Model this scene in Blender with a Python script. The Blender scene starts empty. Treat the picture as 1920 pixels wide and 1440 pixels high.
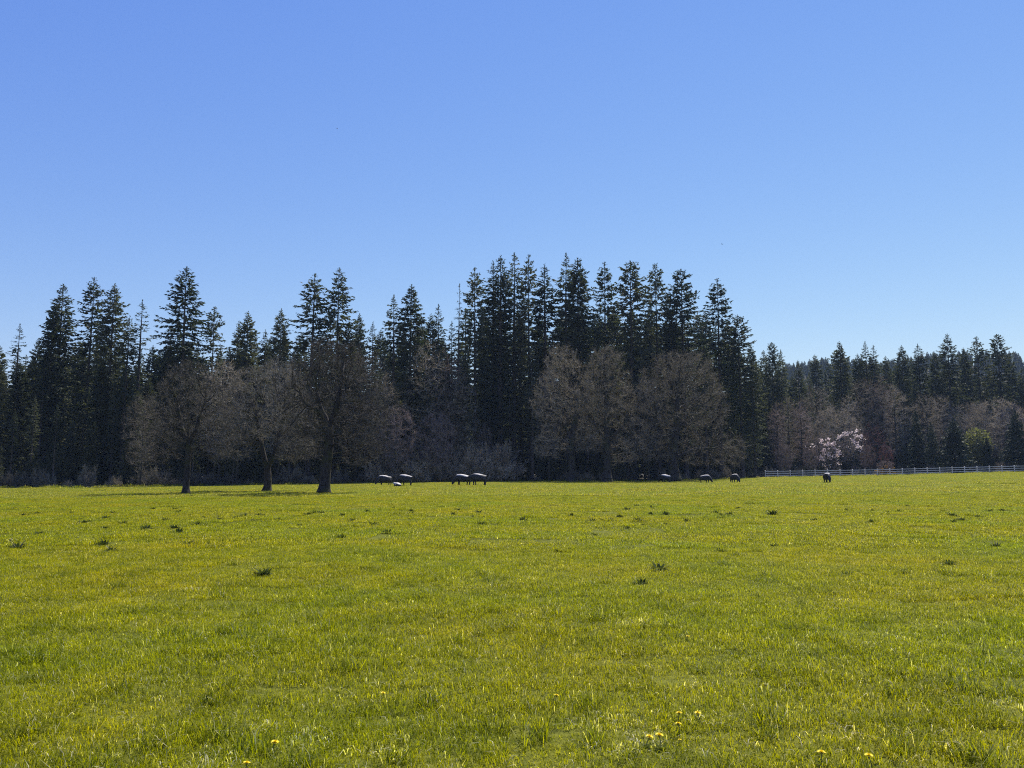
import bpy, bmesh, math, random
import numpy as np
from mathutils import Vector

R = math.radians
scene = bpy.context.scene
COL = scene.collection

# ------------------------------------------------------------------ camera, light, exposure
CAM_H = 1.6
FPX = 1440.0                                   # focal length in pixels of the 1920 px wide photograph
PITCH = math.atan(165.0 / FPX)                 # horizon at row 885 of 1440
cam_d = bpy.data.cameras.new("camera")
cam_d.sensor_width = 36.0
cam_d.lens = 36.0 * FPX / 1920.0
cam_d.clip_start = 0.05
cam_d.clip_end = 6000.0
cam = bpy.data.objects.new("camera", cam_d)
COL.objects.link(cam)
cam.location = (0, 0, CAM_H)
cam.rotation_euler = (math.pi / 2 + PITCH, 0, 0)
scene.camera = cam

SUN_EL, SUN_AZ = 54.0, 28.0                    # azimuth clockwise from the view direction (+Y)
world = bpy.data.worlds.new("World")
scene.world = world
world.use_nodes = True
wn = world.node_tree.nodes
wl = world.node_tree.links
wn.clear()
sky = wn.new("ShaderNodeTexSky")
sky.sky_type = 'NISHITA'
sky.sun_disc = False
sky.sun_elevation = R(SUN_EL)
sky.sun_rotation = R(SUN_AZ)
sky.altitude = 0
sky.air_density = 1.2
sky.dust_density = 0.0
sky.ozone_density = 2.7
bg = wn.new("ShaderNodeBackground")
bg.inputs["Strength"].default_value = 0.066
wo = wn.new("ShaderNodeOutputWorld")
# the camera's response to blue: the blue channel saturates sooner than red and green
sepc = wn.new("ShaderNodeSeparateColor"); comb = wn.new("ShaderNodeCombineColor")
wl.new(sky.outputs[0], sepc.inputs[0])
pw = wn.new("ShaderNodeMath"); pw.operation = 'POWER'; pw.inputs[1].default_value = 0.36
ml = wn.new("ShaderNodeMath"); ml.operation = 'MULTIPLY'; ml.inputs[1].default_value = 10.2 * 0.1 ** 0.36
wl.new(sepc.outputs[2], pw.inputs[0]); wl.new(pw.outputs[0], ml.inputs[0])
mr = wn.new("ShaderNodeMath"); mr.operation = 'MULTIPLY'; mr.inputs[1].default_value = 0.79
pr = wn.new("ShaderNodeMath"); pr.operation = 'POWER'; pr.inputs[1].default_value = 1.2
mg = wn.new("ShaderNodeMath"); mg.operation = 'MULTIPLY'; mg.inputs[1].default_value = 1.06
wl.new(sepc.outputs[0], pr.inputs[0]); wl.new(pr.outputs[0], mr.inputs[0]); wl.new(mr.outputs[0], comb.inputs[0])
wl.new(sepc.outputs[1], mg.inputs[0]); wl.new(mg.outputs[0], comb.inputs[1]); wl.new(ml.outputs[0], comb.inputs[2])
wl.new(comb.outputs[0], bg.inputs[0])
wl.new(bg.outputs[0], wo.inputs[0])

sun_d = bpy.data.lights.new("sun", 'SUN')
sun_d.energy = 5.0
sun_d.angle = R(0.53)
sun_d.color = (1.0, 0.95, 0.87)
sun = bpy.data.objects.new("sun", sun_d)
COL.objects.link(sun)
sdir = Vector((math.sin(R(SUN_AZ)) * math.cos(R(SUN_EL)), math.cos(R(SUN_AZ)) * math.cos(R(SUN_EL)), math.sin(R(SUN_EL))))
sun.rotation_euler = sdir.to_track_quat('Z', 'Y').to_euler()
sun.location = (0, 0, 80)

scene.view_settings.view_transform = 'Standard'
scene.view_settings.look = 'None'
scene.view_settings.gamma = 1.0
scene.view_settings.exposure = 0.6
scene.render.engine = 'CYCLES'
scene.cycles.max_bounces = 6
scene.cycles.diffuse_bounces = 3
scene.cycles.transmission_bounces = 4
scene.cycles.volume_bounces = 0
scene.cycles.use_denoising = False
scene.cycles.filter_width = 1.1
scene.cycles.use_adaptive_sampling = False
HAZE = 0.00014

# ------------------------------------------------------------------ terrain and projection helpers
def sm(x):
    x = np.clip(x, 0, 1)
    return x * x * (3 - 2 * x)

def pix_dir(u, v):
    cx = (u - 960.0) / FPX
    cy = (720.0 - v) / FPX
    return cx, math.cos(PITCH) - cy * math.sin(PITCH), math.sin(PITCH) + cy * math.cos(PITCH)

def at_depth(u, v, Y):
    x, y, z = pix_dir(u, v)
    k = Y / y
    return x * k, Y, CAM_H + z * k

EDGE_U = [-900, 0, 200, 450, 700, 900, 1200, 1330, 1430, 1650, 1800, 1920, 2500]
EDGE_V = [918, 916, 914, 911, 906.5, 903, 902.5, 899, 895.5, 892, 888, 885, 878]
EDGE_Y = [86, 92, 95, 102, 113, 124, 134, 146, 152, 154, 155, 156, 160]
EDGE_T = [pix_dir(u, v)[0] / pix_dir(u, v)[1] for u, v in zip(EDGE_U, EDGE_V)]
EDGE_Z = [at_depth(u, v, y)[2] for u, v, y in zip(EDGE_U, EDGE_V, EDGE_Y)]

def edge_y(t):
    return np.interp(t, EDGE_T, EDGE_Y)

def ground(x, y):
    x = np.asarray(x, float); y = np.asarray(y, float)
    yy = np.maximum(y, 1.0)
    t = np.clip(x / yy, -1.5, 1.5)
    ey = edge_y(t)
    ez = np.interp(t, EDGE_T, EDGE_Z)
    z = ez * sm((y / ey - 0.12) / 0.88)
    b = (0.030 * np.sin(x * 0.83 + 1.3) * np.sin(y * 0.71 + 0.4) + 0.022 * np.sin(x * 1.9 + y * 0.8) * np.sin(y * 1.53 - x * 0.5 + 2.0)
         + 0.035 * np.sin(x * 0.31 + 0.5) * np.sin(y * 0.23 + 1.0)) * np.clip(1.2 - y / 110.0, 0.0, 1.0)
    z = z + b
    g = np.interp(t, [-1.5, 0.2, 0.36, 0.8, 1.5], [0.15, 0.2, 0.93, 0.95, 0.9])
    z = z + 96.0 * sm((y - 330) / 400.0) * g * (1 + 0.06 * np.sin(x * 0.021) + 0.05 * np.sin(x * 0.047 + 1))
    return z

def at_ground(u, v, dz=0.0):
    x, y, z = pix_dir(u, v)
    ks = np.linspace(2.5, 190, 12000) / y
    h = CAM_H + z * ks - ground(x * ks, y * ks) - dz
    i = np.argmax(h < 0) if (h < 0).any() else len(ks) - 1
    k = ks[i]
    return x * k, y * k, float(ground(x * k, y * k))

# ------------------------------------------------------------------ object helpers
def mesh_obj(name, verts, faces, mat=None, parent=None, cols=None, link=True, smooth=False, mats=None, midx=None):
    """verts (n,3); faces: list of int arrays, each (m,k)"""
    me = bpy.data.meshes.new(name)
    verts = np.asarray(verts, np.float32)
    faces = [np.asarray(f, np.int32) for f in faces if len(f)]
    me.vertices.add(len(verts))
    me.vertices.foreach_set("co", verts.ravel())
    loops = np.concatenate([f.ravel() for f in faces])
    tot = np.concatenate([np.full(len(f), f.shape[1], np.int32) for f in faces])
    start = np.concatenate([[0], np.cumsum(tot)[:-1]]).astype(np.int32)
    me.loops.add(len(loops)); me.loops.foreach_set("vertex_index", loops)
    me.polygons.add(len(tot))
    me.polygons.foreach_set("loop_start", start)
    me.polygons.foreach_set("loop_total", tot)
    if cols is not None:
        a = me.attributes.new("Col", 'FLOAT_COLOR', 'POINT')
        c = np.ones((len(verts), 4), np.float32); c[:, :3] = cols
        a.data.foreach_set("color", c.ravel())
    me.update(calc_edges=True)
    if smooth:
        me.polygons.foreach_set("use_smooth", np.ones(len(tot), bool))
    if mat: me.materials.append(mat)
    o = bpy.data.objects.new(name, me)
    if link: COL.objects.link(o)
    if parent: o.parent = parent
    return o

def tag(o, label=None, cat=None, group=None, kind=None):
    if label: o["label"] = label
    if cat: o["category"] = cat
    if group: o["group"] = group
    if kind: o["kind"] = kind
    return o

def empty(name, loc, rz=0.0, s=(1, 1, 1)):
    o = bpy.data.objects.new(name, None)
    o.empty_display_size = 0.3
    COL.objects.link(o)
    o.location = loc
    o.rotation_euler = (0, 0, rz)
    o.scale = s
    return o

def place(name, parts, loc, rz, s, label, cat, group=None, tilt=(0, 0)):
    """one thing at loc with its parts, given as {part name: mesh}"""
    r = empty(name, loc, rz, s)
    r.rotation_euler = (tilt[0], tilt[1], rz)
    tag(r, label, cat, group)
    for pn, me in parts.items():
        c = bpy.data.objects.new(pn, me)
        COL.objects.link(c)
        c.parent = r
    return r

# ------------------------------------------------------------------ materials
def new_mat(name):
    m = bpy.data.materials.new(name); m.use_nodes = True
    n, l = m.node_tree.nodes, m.node_tree.links
    n.clear()
    out = n.new("ShaderNodeOutputMaterial")
    return m, n, l, out

def ramp(n, stops):
    r = n.new("ShaderNodeValToRGB")
    el = r.color_ramp.elements
    while len(el) < len(stops): el.new(0.5)
    for e, (p, c) in zip(el, stops):
        e.position = p; e.color = (*c, 1)
    return r

def noise(n, l, vec, scale, detail=3.0):
    t = n.new("ShaderNodeTexNoise")
    t.inputs["Scale"].default_value = scale
    t.inputs["Detail"].default_value = detail
    if vec is not None: l.new(vec, t.inputs["Vector"])
    return t

def mul_col(n, l, a, b):
    m = n.new("ShaderNodeMix"); m.data_type = 'RGBA'; m.blend_type = 'MULTIPLY'
    m.inputs[0].default_value = 1.0
    l.new(a, m.inputs[6]); l.new(b, m.inputs[7])
    return m.outputs[2]

def leaf_mat(name, stops, transl=0.3, rough=0.7, tint=(1.2, 1.25, 0.6), spec=0.2, nscale=0.35):
    """foliage: colour by clump noise and by tree, a share of light passing through"""
    m, n, l, out = new_mat(name)
    geo = n.new("ShaderNodeNewGeometry")
    info = n.new("ShaderNodeObjectInfo")
    rnd = n.new("ShaderNodeMath"); rnd.operation = 'MULTIPLY_ADD'
    l.new(geo.outputs["Random Per Island"], rnd.inputs[0]); rnd.inputs[1].default_value = 0.35
    nz = noise(n, l, geo.outputs["Position"], nscale, 2)
    nm = n.new("ShaderNodeMath"); nm.operation = 'MULTIPLY'; l.new(nz.outputs[0], nm.inputs[0]); nm.inputs[1].default_value = 0.5
    l.new(nm.outputs[0], rnd.inputs[2])
    add = n.new("ShaderNodeMath"); add.operation = 'MULTIPLY_ADD'
    l.new(info.outputs["Random"], add.inputs[0]); add.inputs[1].default_value = 0.42
    l.new(rnd.outputs[0], add.inputs[2])
    rp = ramp(n, stops)
    l.new(add.outputs[0], rp.inputs[0])
    p = n.new("ShaderNodeBsdfPrincipled")
    p.inputs["Roughness"].default_value = rough
    p.inputs["Specular IOR Level"].default_value = spec
    l.new(rp.outputs[0], p.inputs["Base Color"])
    if transl > 0:
        tr = n.new("ShaderNodeBsdfTranslucent")
        c = n.new("ShaderNodeRGB"); c.outputs[0].default_value = (*tint, 1)
        l.new(mul_col(n, l, rp.outputs[0], c.outputs[0]), tr.inputs[0])
        mx = n.new("ShaderNodeMixShader"); mx.inputs[0].default_value = transl
        l.new(p.outputs[0], mx.inputs[1]); l.new(tr.outputs[0], mx.inputs[2])
        l.new(mx.outputs[0], out.inputs[0])
    else:
        l.new(p.outputs[0], out.inputs[0])
    return m

def bark_mat(name, c0, c1, scale=6.0, moss=None):
    m, n, l, out = new_mat(name)
    tc = n.new("ShaderNodeTexCoord")
    mp = n.new("ShaderNodeMapping"); mp.inputs["Scale"].default_value = (1, 1, 0.25)
    l.new(tc.outputs["Object"], mp.inputs[0])
    nz = noise(n, l, mp.outputs[0], scale, 5)
    rp = ramp(n, [(0.35, c0), (0.65, c1)])
    l.new(nz.outputs[0], rp.inputs[0])
    col = rp.outputs[0]
    if moss:
        n2 = noise(n, l, tc.outputs["Object"], 0.9, 3)
        r2 = ramp(n, [(0.5, (0, 0, 0)), (0.62, (1, 1, 1))])
        l.new(n2.outputs[0], r2.inputs[0])
        mx = n.new("ShaderNodeMix"); mx.data_type = 'RGBA'
        l.new(r2.outputs[0], mx.inputs[0]); l.new(col, mx.inputs[6]); mx.inputs[7].default_value = (*moss, 1)
        col = mx.outputs[2]
    p = n.new("ShaderNodeBsdfPrincipled")
    p.inputs["Roughness"].default_value = 0.9
    p.inputs["Specular IOR Level"].default_value = 0.15
    l.new(col, p.inputs["Base Color"])
    bp = n.new("ShaderNodeBump"); bp.inputs["Strength"].default_value = 0.6; bp.inputs["Distance"].default_value = 0.04
    l.new(nz.outputs[0], bp.inputs["Height"]); l.new(bp.outputs[0], p.inputs["Normal"])
    l.new(p.outputs[0], out.inputs[0])
    return m

M = {}
M['fir'] = leaf_mat("fir_needles", [(0.25, (0.014, 0.024, 0.012)), (0.5, (0.032, 0.043, 0.022)), (0.9, (0.105, 0.110, 0.068))], 0.30)
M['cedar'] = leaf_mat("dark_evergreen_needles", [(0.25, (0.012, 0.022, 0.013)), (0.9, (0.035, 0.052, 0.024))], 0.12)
M['hazyfir'] = M['fir']
M['fir_bark'] = bark_mat("fir_bark", (0.035, 0.028, 0.024), (0.11, 0.092, 0.08), 5)
M['maple_bark'] = bark_mat("maple_bark", (0.022, 0.018, 0.016), (0.065, 0.056, 0.048), 7, (0.05, 0.05, 0.022))
M['twig'] = leaf_mat("bare_twigs", [(0.25, (0.045, 0.039, 0.031)), (0.5, (0.112, 0.098, 0.074)), (0.9, (0.32, 0.28, 0.205))], 0.12, 0.8, (1.1, 1.0, 0.7))
M['darktwig'] = leaf_mat("dark_bare_twigs", [(0.25, (0.038, 0.033, 0.028)), (0.5, (0.085, 0.076, 0.062)), (0.9, (0.21, 0.19, 0.15))], 0.12, 0.8, (1.1, 1.0, 0.7))
M['palebrush'] = leaf_mat("grey_brush_twigs", [(0.25, (0.085, 0.073, 0.058)), (0.55, (0.19, 0.164, 0.128)), (0.9, (0.38, 0.335, 0.26))], 0.2, 0.8, (1.1, 1.0, 0.8))  # colour brightened to offset the shade the firs cast on these twigs
M['litbrush'] = leaf_mat("brush_twigs_painted_sunlit", [(0.25, (0.19, 0.155, 0.11)), (0.55, (0.34, 0.28, 0.20)), (0.9, (0.48, 0.41, 0.30))], 0.25, 0.8, (1.1, 1.0, 0.8))  # twig colour lightened to stand in for sunlight on shaded brush
M['redtwig'] = leaf_mat("reddish_twigs", [(0.25, (0.09, 0.045, 0.042)), (0.9, (0.22, 0.11, 0.10))], 0.2, 0.8, (1.2, 0.9, 0.8))
M['brown'] = leaf_mat("brown_twigs", [(0.25, (0.11, 0.085, 0.074)), (0.9, (0.31, 0.24, 0.21))], 0.15, 0.8, (1.1, 1.0, 0.8))
M['blossom'] = leaf_mat("pale_blossom", [(0.2, (0.70, 0.57, 0.57)), (0.9, (0.84, 0.77, 0.75))], 0.45, 0.7, (1.05, 1.0, 1.0))
M['yellowgreen'] = leaf_mat("new_yellow_green_leaves", [(0.25, (0.12, 0.125, 0.05)), (0.9, (0.22, 0.225, 0.10))], 0.4)
M['orange'] = leaf_mat("orange_dry_leaves", [(0.25, (0.20, 0.13, 0.03)), (0.9, (0.42, 0.28, 0.07))], 0.3, 0.7, (1.2, 1.0, 0.6))
M['weed'] = leaf_mat("dark_weed_leaves", [(0.25, (0.030, 0.042, 0.014)), (0.9, (0.085, 0.105, 0.03))], 0.25, 0.8, spec=0.05)
M['weed_stem'] = leaf_mat("dry_weed_stems", [(0.25, (0.22, 0.19, 0.11)), (0.9, (0.5, 0.45, 0.3))], 0.2)

def grass_mat():
    m, n, l, out = new_mat("pasture_grass")
    at = n.new("ShaderNodeAttribute"); at.attribute_name = "Col"
    geo = n.new("ShaderNodeNewGeometry")
    nz = noise(n, l, geo.outputs["Position"], 0.22, 4)
    rp = ramp(n, [(0.3, (0.86, 0.98, 0.85)), (0.5, (1, 1, 1)), (0.72, (1.18, 1.06, 1.1))])
    l.new(nz.outputs[0], rp.inputs[0])
    nz2 = noise(n, l, geo.outputs["Position"], 1.7, 3)
    rp2 = ramp(n, [(0.3, (0.76, 0.80, 0.76)), (0.7, (1.18, 1.14, 1.12))])
    l.new(nz2.outputs[0], rp2.inputs[0])
    col = mul_col(n, l, mul_col(n, l, at.outputs["Color"], rp.outputs[0]), rp2.outputs[0])
    p = n.new("ShaderNodeBsdfPrincipled")
    p.inputs["Roughness"].default_value = 0.5
    p.inputs["Specular IOR Level"].default_value = 0.12
    l.new(col, p.inputs["Base Color"])
    tr = n.new("ShaderNodeBsdfTranslucent")
    c = n.new("ShaderNodeRGB"); c.outputs[0].default_value = (1.62, 1.6, 0.35, 1)
    l.new(mul_col(n, l, col, c.outputs[0]), tr.inputs[0])
    mx = n.new("ShaderNodeMixShader"); mx.inputs[0].default_value = 0.5
    l.new(p.outputs[0], mx.inputs[1]); l.new(tr.outputs[0], mx.inputs[2])
    l.new(mx.outputs[0], out.inputs[0])
    return m
M['grass'] = grass_mat()

def ground_mat():
    m, n, l, out = new_mat("pasture_ground")
    geo = n.new("ShaderNodeNewGeometry")
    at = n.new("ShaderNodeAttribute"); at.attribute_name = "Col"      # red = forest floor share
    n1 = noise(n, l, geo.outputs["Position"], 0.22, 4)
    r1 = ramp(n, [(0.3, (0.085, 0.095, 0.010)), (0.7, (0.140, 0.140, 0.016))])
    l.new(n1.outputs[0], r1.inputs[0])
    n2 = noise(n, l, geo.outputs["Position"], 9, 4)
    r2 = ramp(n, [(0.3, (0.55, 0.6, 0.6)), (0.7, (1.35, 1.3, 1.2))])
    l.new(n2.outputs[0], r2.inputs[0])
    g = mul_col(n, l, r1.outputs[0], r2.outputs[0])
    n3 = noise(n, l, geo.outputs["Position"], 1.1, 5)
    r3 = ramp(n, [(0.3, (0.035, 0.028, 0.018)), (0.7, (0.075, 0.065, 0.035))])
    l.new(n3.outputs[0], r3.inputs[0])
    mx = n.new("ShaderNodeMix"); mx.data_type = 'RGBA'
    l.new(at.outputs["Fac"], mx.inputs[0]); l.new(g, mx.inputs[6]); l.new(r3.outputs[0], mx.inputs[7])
    p = n.new("ShaderNodeBsdfPrincipled"); p.inputs["Roughness"].default_value = 0.95
    p.inputs["Specular IOR Level"].default_value = 0.1
    l.new(mx.outputs[2], p.inputs["Base Color"])
    bp = n.new("ShaderNodeBump"); bp.inputs["Strength"].default_value = 0.7; bp.inputs["Distance"].default_value = 0.05
    l.new(n2.outputs[0], bp.inputs["Height"]); l.new(bp.outputs[0], p.inputs["Normal"])
    l.new(p.outputs[0], out.inputs[0])
    return m
M['ground'] = ground_mat()

def plain_mat(name, c0, c1, scale=8, rough=0.6, spec=0.3):
    m, n, l, out = new_mat(name)
    tc = n.new("ShaderNodeTexCoord")
    nz = noise(n, l, tc.outputs["Object"], scale, 4)
    rp = ramp(n, [(0.35, c0), (0.65, c1)])
    l.new(nz.outputs[0], rp.inputs[0])
    p = n.new("ShaderNodeBsdfPrincipled"); p.inputs["Roughness"].default_value = rough
    p.inputs["Specular IOR Level"].default_value = spec
    l.new(rp.outputs[0], p.inputs["Base Color"]); l.new(p.outputs[0], out.inputs[0])
    return m
M['fence'] = plain_mat("white_fence_paint", (0.50, 0.47, 0.44), (0.66, 0.63, 0.59), 2)
M['petal'] = plain_mat("dandelion_yellow", (0.82, 0.62, 0.01), (0.92, 0.76, 0.03), 60)
M['dandelion_leaf'] = leaf_mat("dandelion_leaves", [(0.25, (0.07, 0.095, 0.012)), (0.9, (0.14, 0.165, 0.02))], 0.5, 0.6, (1.5, 1.5, 0.4), 0.1)
M['stem'] = plain_mat("dandelion_stem", (0.14, 0.17, 0.05), (0.2, 0.2, 0.08), 20)
M['bird'] = plain_mat("dark_feathers", (0.02, 0.02, 0.025), (0.05, 0.05, 0.06), 20)

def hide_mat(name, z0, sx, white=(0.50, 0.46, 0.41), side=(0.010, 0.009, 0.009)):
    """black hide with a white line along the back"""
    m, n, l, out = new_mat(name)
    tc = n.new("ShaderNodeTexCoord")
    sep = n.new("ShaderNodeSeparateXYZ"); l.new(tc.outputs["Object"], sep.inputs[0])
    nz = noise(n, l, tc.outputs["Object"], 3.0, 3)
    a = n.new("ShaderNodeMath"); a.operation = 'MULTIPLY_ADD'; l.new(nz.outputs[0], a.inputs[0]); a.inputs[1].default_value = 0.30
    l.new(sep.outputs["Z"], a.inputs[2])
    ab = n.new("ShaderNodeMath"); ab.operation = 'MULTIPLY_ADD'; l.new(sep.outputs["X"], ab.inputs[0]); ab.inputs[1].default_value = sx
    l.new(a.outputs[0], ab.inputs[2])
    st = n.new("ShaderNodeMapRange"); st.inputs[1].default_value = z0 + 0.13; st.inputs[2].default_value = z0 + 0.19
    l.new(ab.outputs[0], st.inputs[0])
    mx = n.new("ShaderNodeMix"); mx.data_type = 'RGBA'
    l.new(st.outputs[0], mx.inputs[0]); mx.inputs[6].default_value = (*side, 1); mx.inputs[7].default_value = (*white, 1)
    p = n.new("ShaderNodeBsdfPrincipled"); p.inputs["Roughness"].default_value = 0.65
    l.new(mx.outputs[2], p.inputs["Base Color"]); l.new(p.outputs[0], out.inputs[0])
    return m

# ------------------------------------------------------------------ ground sheet
def build_ground():
    rr = np.concatenate([[0.0], np.geomspace(0.6, 220, 190), np.geomspace(226, 1080, 60)])
    fine = np.linspace(-R(60), R(60), 361)
    coarse = np.linspace(R(60), 2 * math.pi - R(60), 90)[1:-1]
    th = np.concatenate([fine, coarse])
    nr, nt = len(rr), len(th)
    X = np.outer(rr, np.sin(th)); Y = np.outer(rr, np.cos(th))
    Z = ground(X, Y)
    V = np.stack([X, Y, Z], -1).reshape(-1, 3)
    i, j = np.meshgrid(np.arange(nr - 1), np.arange(nt), indexing='ij')
    j2 = (j + 1) % nt
    F = np.stack([i * nt + j, (i + 1) * nt + j, (i + 1) * nt + j2, i * nt + j2], -1).reshape(-1, 4)[:, ::-1]
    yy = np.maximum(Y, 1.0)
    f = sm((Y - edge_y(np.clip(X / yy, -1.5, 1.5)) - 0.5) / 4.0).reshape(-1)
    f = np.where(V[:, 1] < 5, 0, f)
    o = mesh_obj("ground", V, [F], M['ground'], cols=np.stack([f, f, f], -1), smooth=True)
    tag(o, kind="structure")
    o["label"] = "green pasture ground rising gently towards the forest edge"
build_ground()

# ------------------------------------------------------------------ geometry generators
def unit(a):
    return a / np.maximum(np.linalg.norm(a, axis=-1, keepdims=True), 1e-9)

def kites(P, D, S, L, W, droop=None):
    """leaf shapes: base P, direction D, sideways S, length L, half width W -> verts, quads"""
    D = unit(D); S = unit(S)
    L = L[:, None]; W = W[:, None]
    mid = P + D * L * 0.45
    tip = P + D * L
    if droop is not None:
        tip = tip + np.array([0, 0, -1.0]) * droop[:, None]
    V = np.stack([P, mid + S * W, tip, mid - S * W], 1).reshape(-1, 3)
    F = np.arange(len(P) * 4).reshape(-1, 4)
    return V, F

def prisms(A, B, ra, rb, k):
    """tapered tubes between A and B"""
    d = unit(B - A)
    ref = np.where(np.abs(d[:, 2:3]) > 0.9, np.array([[1.0, 0, 0]]), np.array([[0, 0, 1.0]]))
    s = unit(np.cross(d, ref)); t = np.cross(s, d)
    ang = np.arange(k) * 2 * math.pi / k
    c, q = np.cos(ang), np.sin(ang)
    ring = s[:, None, :] * c[None, :, None] + t[:, None, :] * q[None, :, None]
    VA = A[:, None, :] + ring * ra[:, None, None]
    VB = B[:, None, :] + ring * rb[:, None, None]
    V = np.concatenate([VA, VB], 1).reshape(-1, 3)
    base = (np.arange(len(A)) * 2 * k)[:, None]
    i = np.arange(k); j = (i + 1) % k
    F = np.stack([base + i, base + j, base + k + j, base + k + i], -1).reshape(-1, 4)
    return V, F

class MB:
    def __init__(self): self.v = []; self.f = []; self.n = 0
    def add(self, V, F):
        if len(V) == 0: return
        self.v.append(V); self.f.append(np.asarray(F) + self.n); self.n += len(V)
    def mesh(self, name, mat, smooth=False):
        byk = {}
        for f in self.f: byk.setdefault(f.shape[1], []).append(f)
        o = mesh_obj(name, np.concatenate(self.v), [np.concatenate(x) for x in byk.values()], mat, link=False, smooth=smooth)
        me = o.data
        bpy.data.objects.remove(o)
        return me

# --- conifers
def fir(seed, H=36.0, Rm=4.2, base=0.12, dens=1.0, droop=0.25, tau=5.5, gap=0.12, mat='fir', spray=1.0, tipup=0.6, bark='fir_bark', low=0.5):
    rng = np.random.default_rng(seed)
    Rm = Rm * 0.92
    tr = MB()
    zs = np.linspace(-0.3, H, 16)
    lean = rng.normal(0, 0.004, 2)
    wob = np.cumsum(rng.normal(0, 0.03, (16, 2)), 0) * 0.6
    cx = np.stack([zs * lean[0], zs * lean[1]], -1) + wob
    cx[0] = 0
    r0 = H * 0.0125
    rad = np.maximum(r0 * (1 - zs / H) ** 0.9, 0.03) * (1 + 0.5 * np.exp(-np.maximum(zs, 0) / 0.8))
    P = np.concatenate([cx, zs[:, None]], 1)
    tr.add(*prisms(P[:-1], P[1:], rad[:-1], rad[1:], 7))
    cr = MB()
    h = base * H
    Pb, Db, Lb = [], [], []
    while h < H - 0.3:
        f = (h - base * H) / (H * (1 - base))          # 0 low .. 1 top
        dt = H - h
        prof = 1.12 * (1 - math.exp(-dt / (1.55 * tau))) * (1 - 0.25 * (1 - f)) + 0.015
        lowf = low + (1 - low) * min(1.0, f / 0.35)
        nb = rng.integers(4, 7)
        a0 = rng.uniform(0, 6.28)
        for b in range(nb):
            if rng.random() < gap: continue
            a = a0 + b * 6.283 / nb + rng.normal(0, 0.25)
            L = Rm * prof * lowf * rng.uniform(0.6, 1.2) + 0.12
            if rng.random() < 0.06: L *= 1.3
            up = 0.95 * math.exp(-dt / 5.0) - 0.10 + 0.15 * f + rng.normal(0, 0.08)
            Pb.append([np.interp(h, zs, P[:, 0]), np.interp(h, zs, P[:, 1]), h + rng.normal(0, 0.12)])
            Db.append([math.cos(a), math.sin(a), up]); Lb.append(L)
        h += rng.uniform(0.45, 0.85) * (0.55 + 0.6 * (1 - f)) / dens
    Pb, Db, Lb = np.array(Pb), unit(np.array(Db)), np.array(Lb)
    # branch curve: p(s) = P + D L s - droop L s^2 (+ upturned tip)
    def curve(ix, s):
        z = -droop * Lb[ix] * s ** 1.5 + tipup * droop * Lb[ix] * s ** 3
        p = Pb[ix] + Db[ix] * (Lb[ix] * s)[:, None]
        p[:, 2] += z
        return p
    ids = np.arange(len(Lb))
    prev = curve(ids, np.full(len(ids), 0.0))
    for s0, s1 in ((0, .4), (.4, .8)):
        nxt = curve(ids, np.full(len(ids), s1))
        rr = 0.018 * Lb + 0.012
        cr.add(*prisms(prev, nxt, rr * (1 - s0), rr * (1 - s1), 3))
        prev = nxt
    n = np.maximum(7, (Lb * 11.5 * (0.35 + 0.65 * dens)).astype(int))
    ix = np.repeat(ids, n)
    s = rng.uniform(0.06, 1.0, len(ix)) ** 0.75
    p = curve(ix, s)
    side = np.stack([-Db[ix][:, 1], Db[ix][:, 0], np.zeros(len(ix))], -1)
    sg = rng.choice([-1, 1], len(ix))[:, None]
    d = Db[ix] * rng.uniform(0.3, 1.1, (len(ix), 1)) + side * sg * rng.uniform(0.1, 0.9, (len(ix), 1))
    d[:, 2] += rng.normal(-0.16, 0.28, len(ix))
    L = rng.uniform(0.38, 0.95, len(ix)) * spray * np.clip(0.3 + Lb[ix] / 2.4, 0.3, 1) * (1.15 - 0.45 * s)
    p += rng.normal(0, 0.05, p.shape)
    sd = np.cross(unit(d), rng.normal(0, 1, (len(ix), 3)))
    V, F = kites(p, d, sd, L, L * rng.uniform(0.13, 0.24, len(ix)), L * rng.uniform(0, 0.25, len(ix)))
    cr.add(V, F)
    # top leader
    k = 26
    hz = (1 - 0.06 * rng.uniform(0, 1, k) ** 1.5) * H
    a = rng.uniform(0, 6.28, k)
    d = np.stack([np.cos(a), np.sin(a), np.full(k, 2.2)], -1)
    p = np.stack([np.interp(hz, zs, P[:, 0]), np.interp(hz, zs, P[:, 1]), hz], -1)
    cr.add(*kites(p, d, np.cross(d, rng.normal(0, 1, (k, 3))), rng.uniform(0.2, 0.45, k), np.full(k, 0.06)))
    return {'trunk': tr.mesh("trunk", M[bark], True), 'crown': cr.mesh("crown", M[mat])}, H

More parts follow.
